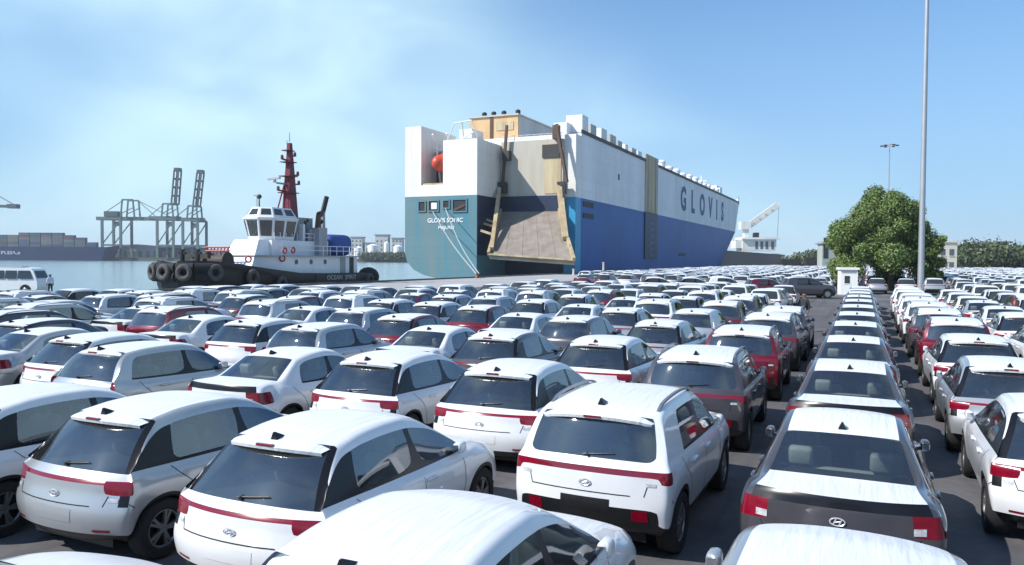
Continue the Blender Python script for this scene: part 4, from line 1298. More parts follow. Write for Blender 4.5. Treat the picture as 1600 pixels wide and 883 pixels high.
# funnels
for s in (-1, 1):
    fn_ = tp(MB().box(s * 2.3 - .7, s * 2.3 + .7, 22.6, 24.4, 3.37, 6.8), 'funnel', M['tug_white'] if s < 0 else M['tug_grey'])
    tp(MB().cyl((s * 2.3, 23.2, 6.8), (s * 2.3, 23.5, 8.4), .36, .36, 10).cyl((s * 2.3, 23.5, 8.4), (s * 2.3, 24.2, 8.6), .4, .36, 10), 'exhaust_pipe', M['brown_steel'] if s > 0 else M['soot_and_shade'], fn_)
mb = MB()
for y in (22.5, 24, 25.5, 27, 28.5, 30): mb.tube([(3.7, y, 3.37), (3.7, y, 4.5)], .05, 5)
for z in (3.95, 4.5): mb.tube([(3.7, 14, z), (3.7, 30.4, z)], .045, 5)
tp(mb, 'railing', M['tug_white'])
mb = MB()
for y in np.arange(14.4, 23.6, 1.15): mb.tube([(2.35, float(y), 5.1), (2.35, float(y), 6.0)], .04, 5)
for z in (5.55, 6.0): mb.tube([(2.35, 20.5, z), (2.35, 24, z)], .04, 5)
tp(mb, 'railing', M['tug_white'])
for k, (y, z0, z1, w) in enumerate(((20.9, 5.1, 7.2, .5), (22.0, 5.1, 6.6, .7), (24.9, 3.37, 5.2, .8), (25.6, 3.37, 4.6, .5))):
    tp(MB().add(*rbox(1.0, 1.0 + w * 1.6, y, y + w, z0, z1, .08, 1)), 'deck_locker', M['tug_grey'] if k % 2 else M['tug_white'])
for y in (21.4, 24.6): tp(MB().cyl((1.7, y, 5.0), (1.7, y, 7.4), .16, .16, 8).cyl((1.7, y, 7.4), (2.1, y, 7.7), .22, .26, 8), 'cowl_vent', M['dark_steel'])
# red lifebuoys and white/red locker on the fore deck
for (x, y, z, ax) in ((3.72, 16.2, 3.95, (1, 0, 0)), (3.72, 14.6, 3.9, (1, 0, 0)), (2.7, 9.3, 2.9, (.4, -1, 0)), (3.9, 13.9, 3.0, (.8, -.5, 0))):
    tp(MB().torus((x, y, z), ax, .32, .10, 16, 7), 'lifebuoy', M['buoy_red'], smooth=60)
mb = MB()
for k in range(7): mb.tube([(-3.2 + .5 * k, 9.0, 3.4), (-3.0 + .5 * k, 9.1, 4.2)], .08, 5)
mb.tube([(-3.3, 9.0, 4.2), (.2, 9.1, 4.2)], .1, 6); mb.tube([(-3.3, 9.0, 3.8), (.2, 9.1, 3.8)], .09, 6)
for k in (0, 1): mb.tube([(-3.2 + 3.2 * k, 9.05, 2.0), (-3.2 + 3.2 * k, 9.05, 4.2)], .1, 6)
tp(mb, 'fore_rail', M['buoy_red'])
tp(MB().cyl((-1.2, 7.2, 2.7), (1.4, 7.2, 2.7), .6, .6, 16).cyl((-1.4, 7.2, 2.7), (-1.2, 7.2, 2.7), 1.0, 1.0, 16).cyl((1.4, 7.2, 2.7), (1.6, 7.2, 2.7), 1.0, 1.0, 16).box(-1.9, 2.1, 6.4, 8.6, 1.4, 2.0), 'towing_winch', M['deck_brown'], smooth=40)
for x in (-1.1, 1.1): tp(MB().cyl((x, 3.0, 1.7), (x, 3.0, 3.9), .25, .25, 10).beam((x - .5, 3.0, 3.5), (x + .5, 3.0, 3.5), .25, .25), 'tow_post', M['tug_black'])
tp(MB().beam((-1.6, 4.2, 3.2), (1.6, 4.2, 3.2), .5, .5), 'tow_staple', M['deck_brown'])
tp(MB().add(*rbox(-2.4, 2.4, 26.2, 31.6, 3.37, 6.1, .9, 3)), 'tarpaulin_cover', M['tarp'], smooth=40)
tp(MB().cyl((.2, 27.4, 3.37), (.2, 27.4, 9.0), .42, .32, 10), 'crane_post', M['tug_grey'])
tp(MB().beam((.2, 27.4, 8.9), (.5, 27.9, 11.0), .5, .5), 'crane_jib', M['dark_steel'])
tp(MB().ball((3.2, 34.0, .6), 1.5, 1.6, 1.3, 12, 8), 'stern_fender', M['tyre'], smooth=50)
tp(MB().cyl((2.6, 31.6, .3), (2.6, 31.6, 2.3), .28, .28, 10), 'stern_bitt', M['tug_grey'])
tp(MB().box(5.0, 5.06, 19.0, 30.0, .1, 1.25), 'name_board', M['tug_black'])
o = link('lettering', text_mesh('OCEAN  SPIRIT', .8, M['ship_grey'], .02), tug)
o.matrix_local = Matrix.Translation((5.09, 24.6, .68 - WZ)) @ Matrix(((0, 0, 1), (1, 0, 0), (0, 1, 0))).to_4x4() @ Matrix.Scale(1.25, 4, (1, 0, 0))

# ------------------------------------------------------------------ far shore: cranes, container ship, sheds, tanks
M['crane_grn'] = pm('pale green crane steel', (.12, .165, .165), .6, vary=.15, vscale=.05)
M['crane_dark'] = pm('grey green crane steel', (.065, .09, .10), .6, vary=.15, vscale=.05)
K = .75      # metres per photo pixel at the far quay
def Fz(y): return (400.5 - y) * K + HCAM
def gantry(px, label, up, lx, rx, zport, tower, boom):
    root = empty('quay_crane', far_frame(px, 900, 1.6), TH, label, 'crane', 'gantry cranes on the far quay')
    def X(p_): return (p_ - px) * K
    def cp(mb, name, mat=M['crane_grn'], par=None):
        mb.v = [(x, y, z - 1.6) for x, y, z in mb.v]; return mb.build(name, mat, par or root)
    zp = Fz(zport)
    for p_ in (lx, rx):
        for yy in (0, 26):
            cp(MB().beam((X(p_), yy, 1.6), (X(p_), yy, zp), 2.6, 2.2), 'leg')
    for yy in (0, 26):
        cp(MB().beam((X(lx), yy, 16), (X(rx), yy, 16), 2.0, 2.0), 'portal_beam')
        cp(MB().beam((X(lx), yy, zp), (X(rx), yy, zp), 2.2, 2.6), 'portal_beam')
        cp(MB().beam((X(lx), yy, 17), (X(rx), yy, zp - 2), 1.1, 1.1), 'brace')
    t0, t1, tz = tower
    for p_, q_ in ((t0, t0 + (t1 - t0) * .12), (t1, t1 - (t1 - t0) * .12)):
        cp(MB().beam((X(p_), 6, zp), (X(q_), 6, Fz(tz)), 1.5, 1.5), 'tower_post')
        cp(MB().beam((X(p_), 20, zp), (X(q_), 20, Fz(tz)), 1.5, 1.5), 'tower_post')
    for yy in (6, 20):
        cp(MB().beam((X(t0), yy, zp + 6), (X(t1), yy, zp + 14), .9, .9), 'brace')
        cp(MB().beam((X(t0 + (t1 - t0) * .12), yy, Fz(tz)), (X(t1 - (t1 - t0) * .12), yy, Fz(tz)), 1.5, 1.8), 'tower_head')
    if up:
        b0, b1 = boom
        for yy in (9, 17):
            cp(MB().beam((X(b0[0]), yy, Fz(b0[1])), (X(b1[0]), yy, Fz(b1[1])), 1.4, 1.8), 'boom_girder', M['crane_dark'])
            cp(MB().beam((X(b0[0]) + 5.5, yy, Fz(b0[1])), (X(b1[0]) + 5.0, yy, Fz(b1[1])), 1.4, 1.8), 'boom_girder', M['crane_dark'])
        for k in (0, .25, .5, .75, 1):
            x_ = lerp(X(b0[0]), X(b1[0]), k); z_ = lerp(Fz(b0[1]), Fz(b1[1]), k)
            cp(MB().box(x_ - .6, x_ + 5.8, 9, 17, z_ - 1.0, z_ + (1.0 if k < 1 else 3.0)), 'boom_tie', M['crane_dark'])
        cp(MB().tube([(X(t0), 13, Fz(tz)), (X(lx) - 16, 13, zp + 3)], .5, 5), 'back_stay')
        cp(MB().box(X(lx) - 14, X(rx) + 2, 8, 18, zp, zp + 3.5), 'girder', M['crane_grn'])
    else:
        cp(MB().box(X(boom[0]), X(boom[1]), 9, 17, zp - 1.5, zp + 2.6), 'girder')
        cp(MB().box(X(158), X(179), 7, 19, zp + 2.7, zp + 9), 'machinery_house', M['crane_dark'])
        cp(MB().tube([(X(t0), 13, Fz(tz)), (X(158), 13, zp + 9)], .5, 5), 'back_stay')
        cp(MB().tube([(X(t1), 13, Fz(tz)), (X(238), 13, zp + 2)], .45, 5), 'fore_stay')
        cp(MB().tube([(X(t1), 13, Fz(tz)), (X(262), 13, zp + 2)], .4, 5), 'fore_stay')
    cp(MB().box(X((lx + rx) / 2) - 2, X((lx + rx) / 2) + 3, 10, 16, zp - 8, zp - 3), 'operator_cab', M['crane_dark'])
    return root
gantry(190, 'grey green quay crane with its boom lowered level, leftmost on the far quay', False, 160, 189, 342, (185, 207, 312), (144, 262))
gantry(258, 'quay crane with boom raised high, middle one on the far quay', True, 246, 271, 342, (249, 268, 318), ((263, 318), (268, 265)))
gantry(297, 'quay crane with boom raised, rightmost on the far quay', True, 286, 309, 344, (289, 306, 321), ((297, 321), (304, 268)))
r0 = empty('quay_crane', far_frame(-22, 905, 1.6), TH, 'end of a crane boom at the left edge above the container ship', 'crane', 'gantry cranes on the far quay')
for nm, mb in (('boom_girder', MB().box(-40, 34, 0, 6, 58, 61)), ('boom_tip', MB().box(26, 37, -1, 7, 57, 62)), ('fore_stay', MB().tube([(33, 3, 61), (-30, 3, 96)], .5, 5)), ('leg', MB().box(-42, -39, -1, 1, 0, 58)), ('leg', MB().box(-42, -39, 5, 7, 0, 58))):
    mb.build(nm, M['crane_dark'], r0)

# container ship
M['cs_blue'] = pm('dark blue ship hull', (.008, .024, .09), .5, vary=.25, vscale=.05)
M['cs_letter'] = pm('pale lettering', (.42, .46, .55), .7)
cs = empty('container_ship', far_frame(60, 870, WZ), TH, 'dark blue container ship loaded with stacked boxes at the far quay', 'ship')
mb = MB()
z0, z1 = 0, 15.5
def X2(p_): return (p_ - 60) * .725
mb.add([(X2(-220), 0, 0), (X2(158), 0, 0), (X2(163), 14, 0), (X2(158), 28, 0), (X2(-220), 28, 0), (X2(-220), -1, z1), (X2(166), -1, z1), (X2(177), 14, z1 + 2), (X2(166), 29, z1), (X2(-220), 29, z1)],
       [(0, 1, 2, 3, 4), (5, 9, 8, 7, 6), (0, 5, 6, 1), (1, 6, 7, 2), (2, 7, 8, 3), (3, 8, 9, 4), (4, 9, 5, 0)])
mb.build('hull', M['cs_blue'], cs)
o = link('lettering', text_mesh('RBG', 7.5, M['cs_letter'], .05), cs); o.location = (X2(17), -.62, 9.0); o.rotation_euler = (R(90), 0, 0); o.scale = (1.6, 1, 1)
boxm = [pm('container paint', c, .6, vary=.2, vscale=.2) for c in ((.07, .09, .15), (.13, .06, .055), (.10, .12, .14), (.05, .10, .12), (.16, .15, .14), (.05, .06, .12))]
cm = MB().box(0, 11.9, 0, 2.4, 0, 2.6)
rc = random.Random(3)
cmesh = [cm.mesh('container', b_) for b_ in boxm]
for col in range(-7, 14):
    px_ = -95 + col * 17.5 + 36
    if px_ > 150: break
    top_ = 6 if (px_ > 26 and px_ < 92) else (5 if px_ < 14 or px_ >= 92 else 3)
    if px_ > 105: top_ = 4
    if px_ > 128: top_ = 2
    for lv in range(top_):
        for row in (0, 1):
            o = link('container', cmesh[rc.randrange(6)], cs); o.location = (X2(px_), 1 + row * 2.6, z1 + .05 + lv * 2.65)
# far quay stacks and sheds
M['far_wall'] = pm('pale far wall', (.55, .55, .52), .7, vary=.15, vscale=.05)
M['far_dark'] = pm('dark far window', (.10, .12, .13), .4)
M['far_roof'] = pm('grey far roof', (.27, .29, .31), .7)
M['far_white'] = pm('white tank paint', (.8, .81, .81), .5)
M['far_tree'] = pm('far foliage', (.05, .08, .045), .9, vary=.5, vscale=.2)
labs = ['long low grey shed on the far quay behind the crane legs', 'dark stacked shed on the far quay right of the crane legs', 'low pale shed on the far quay left of the tug bow mast', 'low dark shed on the far quay just left of the wheelhouse']
for i, (a, b, h, mt) in enumerate(((178, 248, 16, M['far_roof']), (250, 312, 15, M['cs_blue']), (316, 345, 10.5, M['far_wall']), (346, 420, 9.5, M['far_roof']))):
    rt = empty('quay_shed', far_frame((a + b) / 2, 930, 1.6), TH, labs[i], 'shed')
    hw = (b - a) / 2 * .775
    MB().box(-hw, hw, 0, 24, 0, h * .8).build('wall', mt, rt)
    MB().prism_y([(-hw - .6, h * .8), (hw + .6, h * .8), (hw + .6, h * .86), (0, h), (-hw - .6, h * .86)], -1, 25).build('roof', M['far_roof'], rt)
    for k in range(int(hw * 2 // 9)):
        MB().box(-hw + 3 + k * 9, -hw + 7 + k * 9, -.15, 0, .2, h * .5).build('door', M['far_dark'], rt)
blabs = [('pale block building with grey roof on the far shore right of the blue tarpaulin', 548, 566, 26), ('low pale building on the far shore beside a white tank', 570, 584, 19),
         ('tall pale building on the far shore with rows of windows', 586, 606, 29), ('broad beige building nearest the ship stern on the far shore', 612, 628, 25)]
for lb_, a, b, h in blabs:
    rt = empty('harbour_building', far_frame((a + b) / 2, 940, 1.6), TH, lb_, 'building', 'buildings on the far shore')
    hw = (b - a) / 2 * .78
    MB().box(-hw, hw, 0, 18, 0, h).build('wall', M['far_wall'], rt)
    MB().box(-hw - .8, hw + .8, -.8, 18.8, h + .01, h + 1.2).build('roof', M['far_roof'], rt)
    nf = int(h // 5); nw = max(2, int(hw * 2 // 4))
    for f_ in range(1, nf):
        for w_ in range(nw):
            x_ = -hw + (w_ + .5) * 2 * hw / nw
            MB().box(x_ - .9, x_ + .9, -.12, 0, f_ * 5 + .6, f_ * 5 + 2.8).build('window', M['far_dark'], rt)
for lb_, p_, r_, h in (('small white storage tank on the far shore left of the tall building', 560, 5, 13), ('round white storage tank between two far shore buildings', 583, 6.5, 16), ('white storage tank touching the ship stern in the view', 622, 5.5, 15), ('slim white silo on the far shore in front of the tall building', 604, 3, 19)):
    rt = empty('storage_tank', far_frame(p_, 915, 1.6), TH, lb_, 'tank', 'white tanks on the far shore')
    MB().cyl((0, 0, 0), (0, 0, h), r_, r_, 20).build('shell', M['far_white'], rt, 40)
    MB().cyl((0, 0, h), (0, 0, h + 2), r_ * 1.02, r_ * .2, 20).build('tank_roof', M['far_white'], rt, 30)

# ------------------------------------------------------------------ foliage
def leaf_mat(name, c1, c2):
    m = bpy.data.materials.new(name); m.use_nodes = True; t = m.node_tree; b = t.nodes['Principled BSDF']
    g_ = N(t, 'ShaderNodeNewGeometry'); cr_ = N(t, 'ShaderNodeValToRGB')
    cr_.color_ramp.elements[0].color = (*c1, 1); cr_.color_ramp.elements[1].color = (*c2, 1)
    t.links.new(g_.outputs['Random Per Island'], cr_.inputs[0]); t.links.new(cr_.outputs[0], b.inputs['Base Color'])
    b.inputs['Roughness'].default_value = .6
    return m
M['leaf'] = leaf_mat('tree leaves', (.065, .115, .024), (.17, .235, .06))
M['leaf_far'] = leaf_mat('far tree leaves', (.05, .075, .03), (.095, .12, .05))
M['bark'] = pm('tree bark', (.09, .07, .05), .9, vary=.4, vscale=6, bump=.5, bscale=20)
def leaf_cloud(centres, n, size, seed, squash=1.0):
    rg = np.random.default_rng(seed)
    c = np.array([(a[0], a[1], a[2]) for a in centres]); rr = np.array([a[3] for a in centres])
    w = rr ** 2 / (rr ** 2).sum()
    k = rg.choice(len(c), n, p=w)
    d = rg.normal(size=(n, 3)); d /= np.linalg.norm(d, axis=1)[:, None]
    rad = rr[k] * (rg.random(n) ** .33) * (1 + .12 * rg.normal(size=n))
    P_ = c[k] + d * rad[:, None] * np.array([1, 1, squash])
    nrm = d + .7 * rg.normal(size=(n, 3)); nrm /= np.linalg.norm(nrm, axis=1)[:, None]
    a = np.cross(nrm, rg.normal(size=(n, 3))); a /= np.linalg.norm(a, axis=1)[:, None]
    b = np.cross(nrm, a)
    s = size * (.6 + .8 * rg.random(n))[:, None]
    V = np.stack([P_ - a * s, P_ + b * s * .45 + nrm * s * .12, P_ + a * s, P_ - b * s * .45 + nrm * s * .12], 1).reshape(-1, 3)
    return V
def quads_mesh(name, V, mat):
    me = bpy.data.meshes.new(name); n = len(V) // 4
    me.vertices.add(len(V)); me.vertices.foreach_set('co', V.astype(np.float32).ravel())
    me.loops.add(len(V)); me.loops.foreach_set('vertex_index', np.arange(len(V), dtype=np.int32))
    me.polygons.add(n); me.polygons.foreach_set('loop_start', np.arange(0, 4 * n, 4, dtype=np.int32))
    me.update(calc_edges=True); me.validate()
    me.materials.append(mat)
    return me
def tree(name, loc, label, blobs, nleaf, size, seed, trunk_h, tr, mat='leaf', group=None):
    root = empty(name, loc, 0, label, 'tree', group)
    rg = random.Random(seed)
    link('crown', quads_mesh('crown', leaf_cloud(blobs, nleaf, size, seed), M[mat]), root)
    mb = MB(); mb.cyl((0, 0, -.1), (.1, .05, trunk_h), tr, tr * .75, 10)
    for b_ in blobs[:: max(1, len(blobs) // 9)]:
        mid = Vector((b_[0] * .45, b_[1] * .45, lerp(trunk_h, b_[2], .55)))
        mb.cyl((.1, .05, trunk_h * .92), mid, tr * .5, tr * .28, 7); mb.cyl(mid, (b_[0] * .9, b_[1] * .9, b_[2]), tr * .28, tr * .07, 6)
    mb.build('trunk', M['bark'], root, 40)
    return root
rg = random.Random(21)
blobs = []
for k in range(85):
    a = rg.uniform(0, 2 * math.pi); e = rg.uniform(-.55, 1.0)
    rx = 4.7; q = math.sqrt(max(0, 1 - e * e)) if e > 0 else 1 - .25 * abs(e)
    f_ = rg.uniform(.6, 1.08)
    blobs.append((rx * q * math.cos(a) * f_ - .9, rx * q * math.sin(a) * f_, 5.0 + (4.9 * e if e > 0 else 6.2 * e) * f_, rg.uniform(.5, 1.6)))
for k in range(32):      # looser right-hand side
    blobs.append((rg.uniform(2.4, 4.9), rg.uniform(-2, 2), rg.uniform(1.3, 5.4), rg.uniform(.3, .7)))
tb = und(1392, 404, 82)
tree('broadleaf_tree', (tb.x, tb.y, 0), 'big round green tree standing among the parked cars left of the tall mast', blobs, 130000, .14, 4, 3.0, .32)
# wood behind the right-hand cars, one mass
rg = random.Random(8); bl = []
for k in range(150):
    px_ = rg.uniform(1492, 1690); D_ = rg.uniform(250, 300)
    p_ = und(px_, 404, D_)
    h = rg.uniform(6.0, 10.5) + 1.2 * math.sin(px_ * .05)
    bl.append((p_.x, p_.y, h * .5, h * .55))
o = link('wood', quads_mesh('wood', leaf_cloud(bl, 30000, .65, 5, .9), M['leaf_far'])); tag(o, 'long green wood along the skyline behind the right-hand parked cars', 'wood', kind='stuff')
bl = []
for k in range(60):
    px_ = rg.uniform(1228, 1300); p_ = und(px_, 404, rg.uniform(420, 470)); h = rg.uniform(5, 10) * (.6 + .5 * (px_ - 1228) / 60)
    bl.append((p_.x, p_.y, h * .5, h * .6))
o = link('wood', quads_mesh('wood', leaf_cloud(bl, 9000, .9, 6, .9), M['leaf_far'])); tag(o, 'hazy low trees far off between the crane ship and the big tree', 'wood', kind='stuff')
bl = []
for k in range(70):
    px_ = rg.uniform(566, 632); p_ = und(px_, 404, rg.uniform(900, 912)); h = rg.uniform(5, 9)
    bl.append((p_.x, p_.y, 1.6 + h * .4, h * .7))
o = link('wood', quads_mesh('wood', leaf_cloud(bl, 6000, 1.6, 7, .8), M['leaf_far'])); tag(o, 'dark low trees along the far shore below the pale buildings', 'wood', kind='stuff')

# ------------------------------------------------------------------ masts, booth, right-hand buildings, crane ship
M['galv'] = pm('galvanised steel', (.42, .44, .46), .45, metal=.5, vary=.15, vscale=.6)
def high_mast(loc, h, r0_, label, heads=8):
    root = empty('lighting_mast', loc, 0, label, 'light mast', 'tall lighting masts')
    mb = MB(); n_ = 6
    for k in range(n_): mb.cyl((0, 0, h * k / n_), (0, 0, h * (k + 1) / n_), lerp(r0_, r0_ * .55, k / n_), lerp(r0_, r0_ * .55, (k + 1) / n_), 16, cap=False)
    mb.build('pole', M['galv'], root, 60)
    MB().cyl((0, 0, 0), (0, 0, .5), r0_ * 1.8, r0_ * 1.8, 16).build('base_plinth', M['apron'], root, 40)
    MB().torus((0, 0, h - .6), (0, 0, 1), 1.6, .12, 20, 6).beam((-1.6, 0, h - .6), (1.6, 0, h - .6), .1).beam((0, -1.6, h - .6), (0, 1.6, h - .6), .1).build('head_ring', M['galv'], root)
    for k in range(heads):
        a = 2 * math.pi * k / heads
        MB().hexa([Vector((math.cos(a) * 1.9 + dx_ * .35, math.sin(a) * 1.9 + dy_ * .35, h - .75 + dz_ * .14)) for dz_ in (-1, 1) for dx_, dy_ in ((-1, -1), (1, -1), (1, 1), (-1, 1))]).build('floodlight', M['dark_steel'], root)
    return root
pmast = und(1438.5, 441, 76)
high_mast((pmast.x, pmast.y, 0), 34, .30, 'tall pale lighting mast rising out of the picture right of the big tree')
pm2 = und(1390, 227, 205)
high_mast((pm2.x, pm2.y, 0), pm2.z + .6, .22, 'distant slim lighting mast seen above the big tree', 6)
bp_ = und(1325, 404, 70)
bo = empty('guard_booth', (bp_.x, bp_.y, 0), R(12), 'small white guard booth with one dark window at the end of the sedan file', 'booth')
M['booth'] = pm('white booth panel', (.80, .80, .78), .5, vary=.06)
MB().box(-1.0, 1.0, -1.0, 1.0, .1, 2.75).build('wall', M['booth'], bo)
MB().box(-1.18, 1.18, -1.18, 1.18, 2.76, 3.0).build('roof', M['booth'], bo)
MB().box(-1.1, 1.1, -1.1, 1.1, 0, .1).build('plinth', M['apron'], bo)
w_ = MB().box(-.55, .05, -1.05, -1.0, 1.3, 2.1).build('window', M['glass_dark'], bo)
MB().box(-.62, .12, -1.04, -1.0, 1.22, 1.295).build('sill', M['booth'], w_)
MB().box(-.85, .85, -1.03, -1.0, 2.4, 2.58).build('sign_strip', M['far_roof'], bo)
bo.scale = (.72, .72, .84)

M['shed_green'] = pm('pale green shed cladding', (.40, .46, .42), .6, vary=.12, vscale=.3)
sh = und(1296, 404, 300)
s_ = empty('warehouse', (sh.x, sh.y, 0), TH, 'pale green warehouse half hidden behind the left of the big tree', 'building')
MB().box(-2.8, 24, 0, 5, 0, 9.5).build('wall', M['shed_green'], s_)
MB().prism_y([(-3.4, 9.5), (24.6, 9.5), (24.6, 10), (10, 13.5), (-3.4, 10)], -.8, 5.8).build('roof', M['far_roof'], s_)
MB().box(-2.4, -.6, -.12, 0, 4, 12.0).build('downpipe', M['dark_steel'], s_)
for x_ in (2, 8, 14): MB().box(x_, x_ + 3, -.1, 0, 5, 7).build('window', M['far_dark'], s_)
sh = und(1476, 404, 200)
s_ = empty('office_building', (sh.x, sh.y, 0), TH, 'cream building half hidden behind the right of the big tree', 'building')
M['cream'] = pm('cream render', (.72, .66, .54), .7, vary=.1, vscale=.2)
MB().box(-8, 3.2, 0, 10, 0, 8.0).build('wall', M['cream'], s_)
MB().box(-8.3, 3.5, -.3, 10.3, 8.01, 8.5).build('roof', M['cream'], s_)
for f_ in (1.2, 4.6):
    for x_ in (-6.5, -3.8, -1.1, 1.2):
        wq = MB().box(x_, x_ + 1.2, -.06, 0, f_, f_ + 1.7).build('window', M['far_dark'], s_)
        MB().box(x_ - .1, x_ + 1.3, -.16, 0, f_ - .15, f_ - .01).build('sill', M['cream'], wq)
sh = und(1262, 404, 330)
for i, (dx_, w_, h_, lb_) in enumerate(((-7, 8, 3.2, 'dark parked trailer far behind the cars left of the warehouse'), (4, 10, 3.6, 'dark container beside the warehouse far behind the cars'))):
    q_ = empty('cargo_trailer', (sh.x + dx_, sh.y, 0), TH, lb_, 'trailer', 'dark trailers in the distance')
    MB().box(-w_ / 2, w_ / 2, 0, 2.5, 1.1, h_ + .4).build('box_body', M['dark_steel'], q_)
    for k in (-.38, -.25, .25, .38): MB().cyl((k * w_, -.1, .5), (k * w_, .3, .5), .5, .5, 12).build('wheel', M['tyre'], q_)
# bulk ship with deck cranes beyond the bow
D_ = 520; k_ = D_ / FPX
g_ = empty('crane_ship', (*far_frame(1180, D_)[:2], WZ), TH, 'grey cargo ship with white house and raised white deck crane beyond the bow', 'ship')
def GX(p_): return (p_ - 1180) * k_
def GZ(y_): return (406.3 - y_) * k_ + HCAM - WZ
M['gs_hull'] = pm('dark grey ship hull', (.05, .055, .065), .6, vary=.3, vscale=.1)
MB().add([(GX(1110), 0, 0), (GX(1222), 0, 0), (GX(1222), 22, 0), (GX(1110), 22, 0), (GX(1110), -1, GZ(390)), (GX(1226), -1, GZ(398)), (GX(1226), 23, GZ(398)), (GX(1110), 23, GZ(390))],
         [(0, 3, 2, 1), (4, 5, 6, 7), (0, 1, 5, 4), (1, 2, 6, 5), (2, 3, 7, 6), (3, 0, 4, 7)]).build('hull', M['gs_hull'], g_)
h_ = MB().box(GX(1162), GX(1215), 3, 18, GZ(392), GZ(374)).build('deckhouse', M['ship_stern_white'], g_)
MB().box(GX(1152), GX(1176), 4, 16, GZ(388), GZ(376)).build('deckhouse', M['ship_stern_white'], g_)
MB().box(GX(1160), GX(1219), 1, 19, GZ(374) + .02, GZ(371)).build('bridge_wing', M['ship_stern_white'], h_)
for p_ in (1182, 1190, 1198, 1207): MB().box(GX(p_), GX(p_) + 1.8, 2.85, 3, GZ(389), GZ(377)).build('window', M['far_dark'], h_)
MB().box(GX(1184), GX(1190), 6, 12, GZ(371) + .02, GZ(363)).build('funnel', M['dark_steel'], h_)
MB().box(GX(1166), GX(1173), 5, 9, GZ(376), GZ(352)).build('crane_pedestal', M['ship_stern_white'], g_)
cb = MB().box(GX(1160), GX(1176), 4, 10, GZ(358), GZ(346)).build('crane_cab', M['ship_stern_white'], g_)
MB().beam((GX(1170), 6, GZ(352)), (GX(1216), 6, GZ(318)), 1.8, 2.2).build('crane_jib', M['ship_stern_white'], g_)
MB().beam((GX(1174), 9, GZ(356)), (GX(1223), 9, GZ(320)), 1.8, 2.2).build('crane_jib', M['ship_stern_white'], g_)
for t_ in (.2, .4, .6, .8): MB().beam((GX(lerp(1170, 1216, t_)), 6, GZ(lerp(352, 318, t_))), (GX(lerp(1174, 1223, t_)), 9, GZ(lerp(356, 320, t_))), .6, .6).build('jib_tie', M['ship_stern_white'], g_)
MB().tube([(GX(1223), 9, GZ(320)), (GX(1221), 9, GZ(372))], .12, 5).build('hoist_wire', M['dark_steel'], g_)
MB().box(GX(1213), GX(1229), 4, 16, GZ(399), GZ(396)).build('forecastle_rail', M['ship_stern_white'], g_)

# ------------------------------------------------------------------ white van on the quay, people
M['van_white'] = pm('van white paint', (.74, .75, .75), .3, coat=.5, vary=.08)
vp = und(20, 404, 62)
van = empty('van', (vp.x, vp.y, 0), TH, 'white minibus with dark windows parked at the quay edge on the far left', 'van')
prof_ = [(-2.5, .35), (2.32, .35), (2.5, .55), (2.5, 1.0), (2.38, 1.35), (2.12, 1.95), (1.95, 2.1), (1.6, 2.18), (-2.2, 2.2), (-2.45, 2.1), (-2.55, 1.2)]
mb = MB()
V = []
for x_, z_ in prof_:
    iw = .92 if z_ < 1.25 else lerp(.92, .78, (z_ - 1.25) / .95)
    V += [(x_, -iw, z_), (x_, iw, z_)]
n_ = len(prof_)
mb.add(V, [tuple(2 * i for i in range(n_)), tuple(2 * i + 1 for i in range(n_ - 1, -1, -1))] + [(2 * i, 2 * i + 1, (2 * i + 3) % (2 * n_), (2 * i + 2) % (2 * n_)) for i in range(n_)])
mb.build('body', M['van_white'], van, 25)
def vw(x0, x1, x2, x3, sd): 
    f1 = lambda z_: sd * (lerp(.92, .78, (z_ - 1.25) / .95) + .012)
    MB().add([(x0, f1(1.3), 1.3), (x1, f1(1.3), 1.3), (x2, f1(1.95), 1.95), (x3, f1(1.95), 1.95)], [(0, 1, 2, 3)]).build('side_window', M['glass_dark'], van)
for sd in (-1, 1):
    vw(-2.35, -1.35, -1.35, -2.3, sd); vw(-1.25, -.15, -.15, -1.25, sd); vw(-.05, .85, .85, -.05, sd); vw(.95, 2.15, 1.9, .95, sd)
MB().add([(2.41, -.74, 1.35), (2.41, .74, 1.35), (2.15, .66, 1.93), (2.15, -.66, 1.93)], [(0, 1, 2, 3)]).build('windshield', M['glass_dark'], van)
for x_ in (-1.6, 1.55):
    for sd in (-1, 1):
        w_ = MB().cyl((x_, sd * .72, .36), (x_, sd * .94, .36), .36, .36, 18).build('wheel', M['tyre'], van, 40)
        MB().cyl((x_, sd * .94, .36), (x_, sd * .955, .36), .22, .2, 14).build('rim', M['rim'], w_, 40)
        MB().cyl((x_, sd * .925, .40), (x_, sd * .932, .40), .45, .45, 18).build('arch', M['trim'], van, 40)
MB().box(-1.6, 1.0, -.5, .5, 2.2, 2.27).build('roof_rack', M['galv'], van)
dcv = und(-14, 404, 64)
KU.place_far(dcv.x, dcv.y, TH + R(90), 'blue', 'dark car roof showing above the white minibus at the left edge', None)

